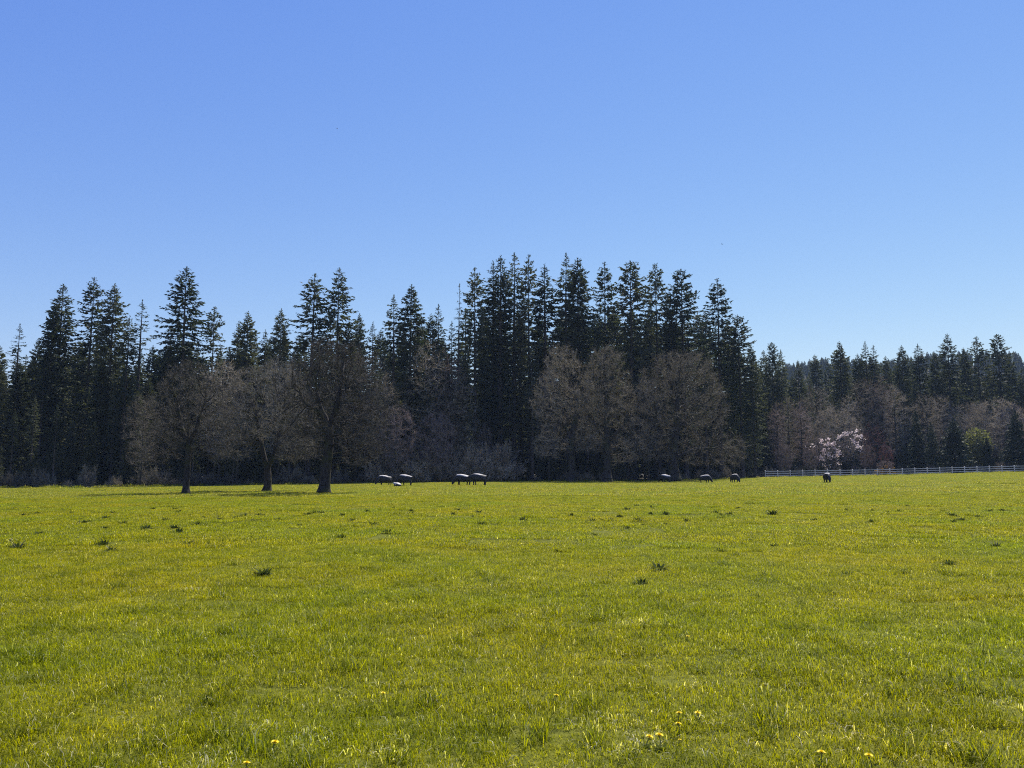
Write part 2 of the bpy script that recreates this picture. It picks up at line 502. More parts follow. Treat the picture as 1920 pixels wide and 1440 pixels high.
# --- bare broadleaved trees by space colonisation
def colonize(rng, att, nodes, parent, step, dk, di, iters=140, trop=(0, 0, 0.16)):
    N = [np.array(p, float) for p in nodes]; par = list(parent)
    att = np.array(att)
    nd = np.full(len(att), 1e9); ni = np.zeros(len(att), int)
    def upd(idx0):
        nonlocal nd, ni
        for i in range(idx0, len(N)):
            d = np.linalg.norm(att - N[i], axis=1)
            m = d < nd
            nd = np.where(m, d, nd); ni = np.where(m, i, ni)
    upd(0)
    seen = {}
    trop = np.array(trop)
    for it in range(iters):
        act = nd < di
        if not act.any(): break
        ids = ni[act]
        vec = unit(att[act] - np.array(N)[ids])
        acc = np.zeros((len(N), 3)); np.add.at(acc, ids, vec)
        grow = np.unique(ids)
        i0 = len(N)
        for g in grow:
            d = unit(acc[g] + rng.normal(0, 0.3, 3)) + trop
            q = N[g] + step * unit(d)
            if any(np.linalg.norm(q - c) < step * 0.45 for c in seen.get(g, ())) or len(seen.get(g, ())) > 3: continue
            seen.setdefault(g, []).append(q)
            N.append(q); par.append(int(g))
        if len(N) == i0: break
        upd(i0)
        keep = nd > dk
        att = att[keep]; nd = nd[keep]; ni = ni[keep]
        if len(att) == 0: break
    return np.array(N), np.array(par)

def bare_tree(seed, blobs, trunks, natt, step, dk, r_trunk, r_twig, twigs, twig_len, twig_w, shell=0.5, flare=0.8, twig_mat='twig', bark='maple_bark', thick=0.05, di=None, up=0.35, wild=0.7, clump=26):
    """blobs: (cx,cy,cz,rx,ry,rz,weight); trunks: list of polylines [(x,y,z)...], the first starts at the base"""
    rng = np.random.default_rng(seed)
    w = np.array([b[6] for b in blobs], float); w /= w.sum()
    which = rng.choice(len(blobs), natt, p=w)
    B = np.array([b[:6] for b in blobs], float)[which]
    d = unit(rng.normal(0, 1, (natt, 3)))
    rad = np.where(rng.random(natt) < shell, rng.uniform(0.80, 1.0, natt), rng.uniform(0, 1, natt) ** 0.4)
    att = B[:, :3] + d * rad[:, None] * B[:, 3:6]
    # gather most of them into uneven clumps, so the crown has gaps and ragged edges
    K = max(12, natt // clump)
    cen = att[rng.choice(natt, K, replace=False)]
    near = np.argmin(((att[:, None, :] - cen[None]) ** 2).sum(-1), 1)
    pull = np.where(rng.random(natt) < 0.85, rng.uniform(0.25, 0.6, natt), 0.0)[:, None]
    att = att + (cen[near] - att) * pull
    att = att[att[:, 2] > 0.6]
    nodes, par = [], []
    for poly in trunks:
        pts = [np.array(p, float) for p in poly]
        if nodes:
            j = int(np.argmin([np.linalg.norm(n - pts[0]) for n in nodes])); last = j
            pts = pts[1:]; prevp = nodes[j]
        else:
            nodes.append(pts[0]); par.append(-1); last = 0; prevp = pts[0]; pts = pts[1:]
        for q in pts:
            seg = max(1, int(np.linalg.norm(q - prevp) / step))
            for s in range(1, seg + 1):
                nodes.append(prevp + (q - prevp) * s / seg + rng.normal(0, 0.03, 3) * step); par.append(last); last = len(nodes) - 1
            prevp = q
    N, par = colonize(rng, att, nodes, par, step, dk, di or step * 7.5)
    n = len(N)
    cnt = np.zeros(n)
    isleaf = np.ones(n, bool); isleaf[par[par >= 0]] = False
    cnt[isleaf] = 1
    for i in range(n - 1, 0, -1): cnt[par[i]] += cnt[i]
    e = math.log(max(cnt[0], 2)) / math.log(r_trunk / r_twig)
    rad = r_twig * np.maximum(cnt, 1) ** (1 / e)
    z = N[:, 2]
    fl = 1 + flare * np.exp(-np.maximum(z, 0) / (r_trunk * 1.1))
    rad = rad * np.where(rad > 0.4 * r_trunk, fl, 1)
    ix = np.arange(1, n); pa = par[1:]
    ra = np.minimum(rad[pa], rad[ix] * 1.5); rb = rad[ix]
    tk, cr = MB(), MB()
    D = N[ix] - N[pa]
    A2 = N[pa] - D * 0.06
    big = rb >= thick
    m = big & (rb > r_trunk * 0.3)
    if m.any(): tk.add(*prisms(A2[m], N[ix][m], ra[m], rb[m], 10))
    m = big & (rb <= r_trunk * 0.3)
    if m.any(): tk.add(*prisms(A2[m], N[ix][m], ra[m], rb[m], 6))
    m = ~big
    cr.add(*prisms(A2[m], N[ix][m], ra[m], rb[m], 3))
    # twigs
    fine = np.where((cnt <= 6) & (par >= 0))[0]
    c = N.mean(0)
    t = np.repeat(fine, twigs)
    pd = unit(N[t] - N[par[t]])
    d = pd * 0.6 + rng.normal(0, wild, (len(t), 3)) * 0.8 + np.array([0, 0, up])
    d = unit(d)
    L = twig_len * rng.uniform(0.4, 1.25, len(t))
    p = N[t] + pd * rng.uniform(-0.5, 0.5, (len(t), 1)) * step
    sd = np.cross(d, rng.normal(0, 1, (len(t), 3)))
    bend = rng.normal(0, 0.3, (len(t), 3))
    mid = p + d * (L * 0.5)[:, None]
    d2 = unit(d + bend + np.array([0, 0, 0.15]))
    tip = mid + d2 * (L * 0.5)[:, None]
    S = unit(sd); W = (twig_w * rng.uniform(0.6, 1.3, len(t)))[:, None]
    V = np.stack([p + S * W, p - S * W, mid + S * W * 0.8, mid - S * W * 0.8, tip], 1).reshape(-1, 3)
    b = (np.arange(len(t)) * 5)[:, None]
    cr.add(V, np.concatenate([b + 0, b + 1, b + 3, b + 2], 1)); 
    cr.f.append(np.concatenate([b + 2, b + 3, b + 4], 1) + cr.n - len(V))
    # side twiglets
    q = np.concatenate([mid, tip]); dq = np.concatenate([d, d2])
    dd = unit(dq + rng.normal(0, 0.7, dq.shape))
    LL = np.concatenate([L, L]) * rng.uniform(0.3, 0.6, len(q))
    cr.add(*kites(q, dd, np.cross(dd, rng.normal(0, 1, dd.shape)), LL, np.full(len(q), twig_w * 0.75)))
    parts = {'crown': cr.mesh("crown", M[twig_mat])}
    if tk.n: parts['trunk'] = tk.mesh("trunk", M[bark], True)
    return parts

def scatter_leaves(seed, blobs, n, L, mat, w=0.35, up=0.3):
    rng = np.random.default_rng(seed)
    wt = np.array([b[6] for b in blobs], float); wt /= wt.sum()
    B = np.array([b[:6] for b in blobs], float)[rng.choice(len(blobs), n, p=wt)]
    d = unit(rng.normal(0, 1, (n, 3)))
    p = B[:, :3] + d * (rng.uniform(0, 1, n) ** 0.45)[:, None] * B[:, 3:6]
    p[:, 2] = np.maximum(p[:, 2], 0.05)
    dd = rng.normal(0, 1, (n, 3)); dd[:, 2] += up
    mb = MB()
    ll = L * rng.uniform(0.6, 1.4, n)
    mb.add(*kites(p, dd, np.cross(dd, rng.normal(0, 1, (n, 3))), ll, ll * w))
    return mb.mesh("foliage", M[mat])

# ------------------------------------------------------------------ fir variants
FIRS = {
    'dense':  [fir(11, 36, 4.6, 0.10, 1.15, 0.28, 6.0, 0.08), fir(12, 36, 4.0, 0.12, 1.15, 0.30, 5.0, 0.10), fir(13, 36, 5.0, 0.10, 1.1, 0.25, 6.5, 0.10), fir(14, 36, 4.3, 0.12, 1.1, 0.25, 7.0, 0.12)],
    'open':   [fir(21, 36, 4.7, 0.14, 0.92, 0.34, 5.0, 0.15), fir(22, 36, 4.3, 0.15, 0.86, 0.36, 5.5, 0.18), fir(23, 36, 5.2, 0.16, 0.82, 0.30, 4.6, 0.18)],
    'slim':   [fir(31, 36, 3.0, 0.18, 1.0, 0.32, 5.5, 0.15), fir(32, 36, 2.7, 0.20, 0.9, 0.35, 5.0, 0.22), fir(33, 36, 3.2, 0.20, 0.9, 0.35, 7.0, 0.22)],
    'sparse': [fir(41, 36, 3.2, 0.22, 0.62, 0.30, 7.0, 0.3, spray=0.8), fir(42, 36, 2.3, 0.25, 0.6, 0.25, 7.0, 0.35, spray=0.75)],
    'round':  [fir(51, 36, 4.7, 0.12, 1.0, 0.10, 3.4, 0.14), fir(52, 36, 4.4, 0.14, 0.95, 0.12, 3.0, 0.18)],
    'poor':   [fir(61, 32, 3.0, 0.30, 0.75, 0.36, 5.0, 0.25, spray=0.9), fir(62, 32, 3.4, 0.28, 0.8, 0.36, 4.5, 0.22), fir(63, 32, 2.6, 0.36, 0.7, 0.36, 5.0, 0.28)],
    'cedar':  [fir(71, 10, 2.6, 0.02, 2.4, 0.25, 5.5, 0.03, mat='cedar', spray=0.75, low=0.95), fir(72, 10, 3.2, 0.02, 2.4, 0.25, 5.0, 0.03, mat='cedar', spray=0.8, low=0.95)],
}
rs = random.Random(5)

def put_fir(u, v, Y, kind, label, group=None, wid=1.0, var=None, name='fir_tree'):
    parts, H = FIRS[kind][rs.randrange(len(FIRS[kind])) if var is None else var]
    x, y, ztop = at_depth(u, v, Y)
    z0 = float(ground(x, Y))
    h = ztop - z0
    s = h / H
    return place(name, parts, (x, Y, z0 - 0.1), rs.uniform(0, 6.28), (s * wid, s * wid, s), label, 'fir tree', group)

# skyline firs: (u, v of the tip, depth, kind, width, label)
SKY = [
 (5, 648, 104, 'dense', 1.0, "short dense fir cut by the photo's left border"),
 (37, 607, 112, 'sparse', 1.2, "thin pale fir, first spire in from the photo's left border"),
 (72, 634, 110, 'dense', 0.8, "low fir tip between the thin pale spire and the twin-topped fir"),
 (103, 568, 106, 'dense', 0.85, "left half of the dense pair of firs, lower of its two tops"),
 (121, 533, 108, 'dense', 1.15, "tallest top of the dense fir pair in the left part of the wood"),
 (176, 517, 112, 'open', 0.95, "tall open fir with gaps, just right of the dense twin-topped pair"),
 (215, 532, 108, 'dense', 1.0, "dark fir with dense lower crown right of the gappy open fir"),
 (243, 592, 106, 'slim', 1.1, "lower fir leaning on the dark fir's right side"),
 (268, 562, 116, 'sparse', 1.3, "slender sparse fir standing alone between dark fir and the tall open one"),
 (320, 612, 114, 'dense', 0.9, "short fir at the left foot of the tall lopsided fir"),
 (352, 500, 112, 'open', 1.15, "tall lopsided fir with long right branches behind the leftmost bare maple"),
 (403, 575, 116, 'open', 0.9, "shorter fir right of the tall lopsided fir"),
 (448, 602, 116, 'slim', 1.0, "narrow fir tip touching the left side of the bushy fir"),
 (466, 583, 114, 'dense', 0.95, "bushy fir with rounded top above the forked bare maple"),
 (498, 618, 118, 'slim', 1.0, "small fir tip right of the bushy fir"),
 (527, 579, 114, 'dense', 0.9, "conical fir between the bushy fir and the tall layered fir"),
 (587, 511, 116, 'open', 1.2, "tall fir with clearly layered branches above the largest left maple"),
 (636, 504, 119, 'open', 0.95, "tall pointed fir right next to the layered fir"),
 (655, 600, 118, 'dense', 0.8, "low fir under the right side of the tall pointed fir"),
 (674, 588, 122, 'dense', 0.8, "mid-height fir right of the tall pointed fir, before the thin spire"),
 (700, 603, 122, 'slim', 0.9, "thin dark spire at the left rim of the sky gap"),
 (741, 553, 122, 'slim', 1.25, "narrow fir forming the right rim of the sky gap"),
 (773, 534, 124, 'dense', 1.05, "broad dense fir with dark trunk right of the sky gap"),
 (806, 588, 128, 'dense', 0.8, "low fir at the right shoulder of the broad dense fir"),
 (823, 570, 130, 'slim', 1.1, "narrow fir between the broad dense fir and the bare-looking spire"),
 (848, 602, 132, 'slim', 0.9, "low slim fir at the foot of the bare-looking spire"),
 (860, 533, 130, 'sparse', 0.9, "bare-looking needle-thin spire left of the tall central stand"),
 (893, 500, 134, 'open', 0.9, "leftmost fir of the tall central stand"),
 (925, 490, 138, 'slim', 1.1, "fir close on the left of the central stand's highest left spire"),
 (939, 478, 136, 'slim', 1.25, "high narrow fir near the left end of the central stand"),
 (963, 474, 138, 'slim', 1.2, "highest spire in the whole wood, in the central stand"),
 (992, 476, 140, 'open', 0.75, "spire right of the highest one, with a gap below its top"),
 (1021, 496, 138, 'slim', 1.3, "slightly lower fir in the dip of the central stand"),
 (1059, 476, 140, 'slim', 1.15, "thin high fir right of the dip, above the left round maple"),
 (1083, 484, 142, 'dense', 1.05, "broad fir with wide right shoulder above the two round maples"),
 (1131, 489, 146, 'open', 0.85, "fir with light gaps alone above the middle round maple"),
 (1180, 490, 144, 'round', 1.0, "broad fir with upswept branches and rounded top, right of the fir with light gaps"),
 (1228, 495, 148, 'open', 0.85, "pointed fir between the two broad round-topped firs"),
 (1255, 545, 146, 'dense', 0.7, "low fir filling the notch left of the right round-topped fir"),
 (1278, 505, 146, 'round', 0.95, "round-topped fir above the widest bare maple"),
 (1342, 520, 150, 'open', 1.05, "open-branched fir at the right end of the central stand"),
 (1383, 590, 150, 'round', 0.95, "stepped fir sloping down at the stand's right end"),
 (1408, 645, 152, 'dense', 0.85, "lowest fir of the stand's right-hand slope"),
 (1446, 642, 178, 'round', 0.85, "first fir right of the low sky gap beside the central stand"),
 (1462, 656, 182, 'slim', 1.1, "small fir tip on the right side of the first fir after the gap"),
 (1496, 674, 186, 'slim', 1.0, "dark low spire at the left end of the distant ridge"),
 (1574, 640, 184, 'dense', 1.0, "broad dark fir rising right of the distant ridge gap"),
 (1605, 664, 190, 'dense', 0.9, "low fir between the broad dark fir and the pair of spires"),
 (1623, 640, 188, 'slim', 1.1, "left spire of the close pair behind the blossom trees"),
 (1638, 647, 188, 'slim', 1.2, "right spire of the close pair behind the blossom trees"),
 (1662, 668, 194, 'dense', 0.8, "low fir right of the close pair of spires"),
 (1687, 648, 186, 'dense', 0.95, "single pointed fir between the close pair and the fir row's middle"),
 (1721, 645, 190, 'slim', 1.3, "narrow fir left of the big layered fir"),
 (1748, 660, 192, 'dense', 0.9, "low fir tucked at the left of the big layered fir"),
 (1773, 627, 186, 'open', 1.05, "big layered fir, tallest of the right-hand row"),
 (1806, 652, 194, 'dense', 0.85, "low fir between the big layered fir and the last tall pair"),
 (1830, 632, 190, 'open', 0.9, "left fir of the last tall pair"),
 (1868, 627, 186, 'round', 0.95, "rounded right fir of the last tall pair"),
 (1892, 668, 192, 'dense', 0.9, "low fir under the right flank of the last rounded fir"),
 (1916, 690, 186, 'dense', 1.0, "lowest fir, cut by the photo's right border"),
]
for u, v, Y, k, w, lab in SKY:
    put_fir(u, v, Y, k, lab, "firs along the skyline of the wood", w)

# the wood behind and between them
SU = [s[0] for s in SKY]; SV = [s[1] for s in SKY]
def sky_v(u):
    near = [v for uu, v in zip(SU, SV) if abs(uu - u) < 26]
    return max(near) if near else float(np.interp(u, SU, SV))
def depth0(u):
    return float(np.interp(u, EDGE_U, EDGE_Y))
n_in = 0
for row, (dY, dv, stepu, kinds) in enumerate([
        (4, (70, 190), 35, ('poor', 'slim', 'dense', 'poor')),
        (13, (30, 95), 35, ('dense', 'poor', 'slim', 'dense')),
        (26, (12, 45), 35, ('dense', 'slim', 'dense')),
        (44, (5, 38), 36, ('dense', 'dense', 'slim'))]):
    u = -40 + rs.uniform(0, 15)
    while u < 1960:
        vs = max(sky_v(u), float(np.interp(u, [0, 700, 880, 1380, 1450, 1920], [625, 615, 560, 570, 655, 655])))
        v = vs + rs.uniform(*dv)
        if row == 0 and 1425 < u: v = max(v, 735 + rs.uniform(0, 40))
        Y = depth0(u) + dY + rs.uniform(-2, 5) + (20 if u > 1425 else 0)
        lab = ["gloomy fir in the front rank of the wood, thin crown over bare lower trunk",
               "dark fir inside the wood, its tip below the skyline",
               "dark fir inside the wood, its tip below the skyline",
               "dark fir inside the wood, its tip below the skyline"][row]
        put_fir(u, v, Y, rs.choice(kinds), lab, ["front rank firs", "firs inside the wood"][min(row, 1)], rs.uniform(0.85, 1.15))
        n_in += 1
        u += stepu * rs.uniform(0.7, 1.3)
print("inner firs", n_in)

# dark clipped-looking evergreens behind the fence
for u, v, Y, var, w, lab in [
 (1716, 772, 166, 0, 0.95, "narrow dark evergreen behind the fence, leftmost of the cone-shaped ones"),
 (1745, 793, 162, 0, 1.0, "lower cone-shaped evergreen with layered left side behind the fence"),
 (1786, 786, 161, 1, 1.3, "widest dark cone-shaped evergreen behind the fence"),
 (1850, 822, 163, 1, 0.9, "small dark evergreen under the yellow-green tree"),
 (1903, 772, 161, 1, 1.05, "big dark evergreen behind the fence near the right border"),
 (1655, 852, 160, 0, 0.6, "little pointed evergreen beside the orange shrub")]:
    o = put_fir(u, v, Y, 'cedar', lab, "dark evergreens behind the fence", w, var, 'evergreen_tree')
    o["category"] = "evergreen"

# ------------------------------------------------------------------ hero maples
def maple(u, v, top, blobs_px, trunks_px, seed, rt_px, name, label, natt, step, dk, twigs, tl, tw, thick, Y=None, group=None, **kw):
    """shape given in photo pixels at the tree's own distance: (du, up, rx, rz, weight) from the base"""
    if Y is None:
        x, Y, z0 = at_ground(u, v)
    else:
        x = at_depth(u, v, Y)[0]; z0 = float(ground(x, Y))
    k = Y / FPX
    rng = random.Random(seed)
    blobs = [(du * k, rng.uniform(-0.25, 0.25) * rx * k, up * k, rx * k, rx * k * 0.95, rz * k, w) for du, up, rx, rz, w in blobs_px]
    trunks = [[(a * k, (c if len(p) > 2 else 0) * k, b * k) for p in poly for (a, b, c) in [(p[0], p[1], p[2] if len(p) > 2 else 0)]] for poly in trunks_px]
    parts = bare_tree(seed, blobs, trunks, natt, step, dk, rt_px * k, 0.012 if tw < 0.015 else 0.022, twigs, tl, tw, thick=thick, **kw)
    return place(name, parts, (x, Y, z0 - 0.05), 0, (1, 1, 1), label, 'bare maple', group)

G3 = "bare maples out in the pasture"
maple(348, 926, 678,
      [(0, 165, 72, 78, 5), (-50, 120, 45, 50, 2), (50, 125, 42, 50, 2), (-55, 75, 40, 26, 1.2), (48, 82, 40, 24, 0.9), (0, 215, 45, 36, 1.5)],
      [[(0, -2), (1, 40), (2, 95), (0, 130)], [(2, 95), (14, 120), (20, 150)], [(2, 95), (-14, 125), (-22, 160)]],
      3, 5.7, 'maple_tree', "smallest single-trunked bare maple, leftmost of the three standing out in the pasture", 3000, 0.22, 0.31, 5, 0.42, 0.0105, 0.018, group=G3, twig_mat='darktwig')
maple(500, 921, 678,
      [(-5, 160, 80, 78, 5), (-50, 120, 45, 45, 2), (55, 130, 42, 60, 2), (-60, 80, 38, 28, 1), (55, 75, 40, 26, 1), (10, 215, 45, 32, 1.5)],
      [[(0, -2), (2, 20), (0, 42)], [(0, 42), (-10, 75), (-20, 120), (-26, 150)], [(0, 42), (12, 72), (20, 110), (30, 150)]],
      4, 6.2, 'maple_tree', "bare maple forking low into two stems, middle of the three out in the pasture", 3200, 0.23, 0.33, 5, 0.44, 0.0105, 0.018, group=G3, twig_mat='darktwig')
maple(607, 925, 622,
      [(12, 190, 95, 105, 6), (-50, 150, 55, 60, 2), (70, 150, 52, 70, 2.4), (-50, 85, 50, 34, 1.3), (62, 78, 50, 32, 1.3), (5, 262, 50, 40, 1.7)],
      [[(0, -2), (3, 40), (8, 90), (6, 125)], [(6, 125), (-12, 165), (-20, 200)], [(6, 125), (20, 160), (26, 200)], [(-4, 147), (-40, 170), (-52, 190)]],
      5, 9.0, 'maple_tree', "largest bare maple with thick flared trunk, rightmost of the three out in the pasture", 4600, 0.24, 0.34, 5, 0.46, 0.0105, 0.02, group=G3, twig_mat='darktwig')
G4 = "round bare maples along the wood's edge"
maple(1073, 902, 645,
      [(-8, 165, 58, 72, 4), (-35, 150, 42, 60, 2), (-40, 70, 40, 34, 1.3), (30, 80, 34, 30, 1), (-20, 225, 34, 32, 1.6), (-60, 140, 22, 26, 0.8)],
      [[(0, -4), (-1, 40), (0, 80)], [(0, 80), (-20, 120)], [(0, 80), (10, 130), (8, 160)]],
      6, 7.0, 'maple_tree', "round-crowned bare maple, leftmost of the three along the wood's edge", 3000, 0.48, 0.66, 6, 0.85, 0.020, 0.04, Y=122, group=G4)
maple(1138, 901, 645,
      [(0, 170, 52, 72, 4), (-28, 140, 36, 56, 1.5), (30, 140, 36, 50, 1.8), (38, 62, 36, 34, 1.2), (-32, 75, 34, 28, 1), (0, 228, 34, 30, 1.6)],
      [[(0, -4), (1, 60), (1, 130), (2, 170)], [(0, 70), (-24, 115)], [(0, 70), (34, 110)]],
      7, 7.5, 'maple_tree', "bare maple with one straight dark trunk, middle of the three along the wood's edge", 3000, 0.48, 0.66, 6, 0.85, 0.020, 0.04, Y=121, group=G4)
maple(1265, 901, 655,
      [(10, 165, 82, 80, 5), (62, 130, 52, 80, 3), (-42, 130, 40, 60, 1.6), (100, 58, 42, 36, 1.5), (-30, 60, 40, 32, 1.1), (20, 215, 58, 32, 2.2), (50, 55, 45, 30, 1)],
      [[(0, -4), (-2, 30), (0, 55)], [(0, 55), (-18, 90), (-36, 125)], [(0, 55), (6, 100), (8, 150)], [(0, 40), (40, 60), (75, 62)]],
      8, 9.0, 'maple_tree', "widest bare maple with a low spreading right lobe at the wood's edge", 4600, 0.5, 0.7, 6, 0.9, 0.020, 0.04, Y=124, group=G4)

# ------------------------------------------------------------------ background bare trees (variants, then copies)
def alder(seed, H, rx, mat='palebrush', twigs=4, stems=1):
    k = H / 20.0
    blobs = [(0, 0, 0.62 * H, rx, rx, 0.34 * H, 4), (0, 0, 0.35 * H, rx * 0.8, rx * 0.8, 0.2 * H, 1.2), (0, 0, 0.86 * H, rx * 0.6, rx * 0.6, 0.14 * H, 1)]
    tr = [[(0, 0, -0.2), (0.1, 0, 0.3 * H), (0, 0.1, 0.55 * H), (0.1, 0, 0.8 * H)]]
    if stems > 1:
        tr = [[(0, 0, -0.2), (0, 0, 0.06 * H)]] + [[(0, 0, 0.06 * H), (rx * 0.35 * math.cos(a), rx * 0.35 * math.sin(a), 0.35 * H), (rx * 0.5 * math.cos(a), rx * 0.5 * math.sin(a), 0.6 * H)] for a in np.arange(stems) * 6.28 / stems + seed]
    return bare_tree(seed, blobs, tr, 1500, 0.5 * k, 0.75 * k, 0.2 * k, 0.02, twigs, 1.0 * k, 0.018, thick=0.07, twig_mat=mat, bark='maple_bark')
ALD = [alder(101, 20, 3.2), alder(102, 20, 4.2), alder(103, 20, 2.6, 'brown'), alder(104, 12, 4.2, 'brown', 4, 4), alder(105, 12, 5.0, 'palebrush', 4, 3)]
ALDH = [20, 20, 20, 12, 12]
def put_alder(u, v, Y, var, label, group=None, wid=1.0, name='bare_tree'):
    x, _, zt = at_depth(u, v, Y)
    z0 = float(ground(x, Y))
    s = (zt - z0) / ALDH[var]
    return place(name, ALD[var], (x, Y, z0 - 0.1), rs.uniform(0, 6.28), (s * wid, s * wid, s), label, 'bare tree', group)

for u, v, dY, var, w, lab in [
 (272, 735, 0, 1, 1.0, "grey bare tree behind the leftmost maple, on its left"),
 (420, 668, 3, 1, 1.0, "tall bare tree behind the gap between the leftmost and forked maples"),
 (452, 690, 2, 0, 1.1, "bare tree behind the forked maple, on its left"),
 (528, 660, 3, 1, 1.0, "tall bare tree behind the gap between the forked and the largest pasture maple"),
 (690, 655, 3, 1, 1.0, "bare tree right behind the largest pasture maple"),
 (722, 700, 1, 0, 1.1, "bare tree above the left grazing cow"),
 (745, 760, 0, 3, 0.9, "low many-stemmed bare tree behind the left cows"),
 (800, 640, 4, 0, 1.1, "tall thin bare tree right of the broad dense fir"),
 (838, 655, 3, 2, 1.2, "brownish bare tree left of the tall central stand"),
 (868, 700, 2, 0, 1.0, "thin bare tree above the pair of cows"),
 (818, 770, 0, 3, 0.9, "low bare thicket tree left of the pair of cows"),
 (908, 790, 1, 2, 1.1, "short bare tree above the right cow of the pair"),
 (1028, 690, 3, 0, 0.9, "bare tree peeping out left of the leftmost round maple"),
 (1212, 700, 3, 1, 0.8, "bare tree in the gap between the straight-trunked and the widest maple"),
 (1455, 752, 8, 2, 1.0, "brown bare tree above the fence's left end"),
 (1476, 742, 12, 0, 1.0, "slender bare tree second along the fence from its left end"),
 (1500, 748, 10, 2, 1.1, "pinkish brown bare tree left of the white blossom"),
 (1530, 720, 18, 1, 1.0, "taller bare tree above the white blossom"),
 (1560, 760, 12, 4, 0.9, "wide bare crown directly above the white blossom tree"),
 (1590, 740, 16, 0, 1.1, "bare tree between the two blossom trees, behind them"),
 (1620, 705, 20, 1, 1.0, "tall bare tree above the right blossom tree"),
 (1650, 700, 22, 2, 1.2, "tall brownish bare tree left of the cone-shaped evergreens"),
 (1675, 720, 18, 0, 1.1, "bare tree just left of the narrow dark evergreen"),
 (1735, 735, 16, 1, 1.0, "bare tree rising behind the cone-shaped evergreens"),
 (1765, 740, 18, 0, 1.1, "thin bare tree behind the widest cone-shaped evergreen"),
 (1820, 752, 14, 4, 0.9, "rounded pinkish grey bare crown above the yellow-green tree, left of the other"),
 (1862, 746, 15, 4, 1.0, "largest rounded grey bare crown above and right of the yellow-green tree"),
 (1897, 756, 16, 3, 0.9, "bare crown above the big dark evergreen near the right border"),
 (1625, 832, 8, 3, 0.8, "low brown bare thicket tree under the right blossom tree"),
 (1520, 835, 6, 3, 0.9, "low brown bare thicket tree left under the white blossom"),
 (1470, 830, 5, 3, 0.9, "low brown bare thicket tree by the fence's left end"),
]:
    put_alder(u, v, depth0(u) + dY + (4 if u > 1425 else 0), var, lab, "bare trees in front of the firs", w)

# blossom trees, red-twigged, yellow-green and orange shrubs behind the fence
def special(u, vtop, vbase, Y, rx_px, mat_leaf, n, L, seed, name, label, cat, mat_twig='brown', part='blossom', blobs=None, w=0.4):
    k = Y / FPX
    x = at_depth(u, vbase, Y)[0]; z0 = float(ground(x, Y))
    H = at_depth(u, vtop, Y)[2] - z0
    rx = rx_px * k
    shp = [(0, 0, 0.62 * H, rx, rx, 0.36 * H, 3), (0, 0, 0.3 * H, rx * 0.8, rx * 0.8, 0.2 * H, 1)]
    stems = [[(0, 0, -0.1), (0, 0, 0.1 * H)]] + [[(0, 0, 0.1 * H), (rx * .4 * math.cos(a), rx * .4 * math.sin(a), 0.5 * H)] for a in (0.4, 2.2, 3.9, 5.3)]
    parts = bare_tree(seed, shp, stems, 900, 0.06 * H, 0.09 * H, 0.13, 0.02, 3, 0.1 * H, 0.018, thick=0.05, twig_mat=mat_twig)
    if n:
        rb = random.Random(seed); bl = shp
        if blobs:
            bl = []
            for a, b, c, d, e, f in blobs:
                for q in range(7):
                    sz = rb.uniform(0.15, 0.55)
                    bl.append(((a + rb.uniform(-1, 1) * d * 1.25) * k, (b + rb.uniform(-1, 1) * d) * k, (c + rb.uniform(-1, 1) * e * 1.4) * k, d * sz * k, d * sz * k, e * sz * k, f * sz ** 2))
        parts[part] = scatter_leaves(seed + 1, bl, n, L, mat_leaf, w)
    return place(name, parts, (x, Y, z0 - 0.05), 0, (1, 1, 1), label, cat)
special(1556, 806, 885, 162, 32, 'blossom', 1000, 0.24, 301, 'blossom_tree', "white blossoming tree behind the fence, left of the two", 'blossom tree',
        blobs=[(-19, 0, 66, 5, 3, 1), (-6, 2, 64, 7, 4, 1.5), (-4, -3, 54, 8, 5, 2), (10, 3, 58, 7, 4, 1.3), (-8, 2, 40, 7, 8, 3), (14, -4, 46, 6, 7, 2), (4, 3, 36, 9, 5, 0.8), (-12, 0, 50, 22, 16, 2.2), (12, 3, 34, 18, 14, 1.4)])
special(1606, 796, 885, 164, 28, 'blossom', 620, 0.24, 302, 'blossom_tree', "pinkish blossoming tree behind the fence, right of the other", 'blossom tree',
        blobs=[(-22, 2, 76, 8, 4, 1), (-10, 0, 78, 6, 3, 0.6), (0, -3, 79, 6, 5, 1.3), (3, 3, 66, 7, 7, 2), (2, 0, 55, 5, 6, 1), (-6, 0, 62, 22, 14, 1.8)])
special(1640, 792, 884, 165, 26, 'redtwig', 0, 0.3, 303, 'red_twigged_tree', "reddish bare tree right of the pinkish blossom", 'bare tree', 'redtwig')
special(1664, 832, 884, 161, 15, 'redtwig', 0, 0.3, 304, 'red_twigged_tree', "small red-twigged bush above the orange shrub", 'bush', 'redtwig')
special(1834, 800, 882, 166, 27, 'yellowgreen', 2600, 0.42, 305, 'leafing_tree', "yellow-green leafing tree between dark evergreens", 'tree', 'twig', 'foliage')
special(1661, 862, 884, 156.5, 16, 'orange', 420, 0.24, 306, 'orange_shrub', "orange-leaved low shrub just behind the fence", 'shrub', 'brown', 'foliage',
        blobs=[(-9, 0, 8, 6, 5, 1), (0, 0, 12, 6, 6, 1.4), (8, 0, 9, 6, 6, 1.4), (3, -3, 5, 9, 4, 1)])

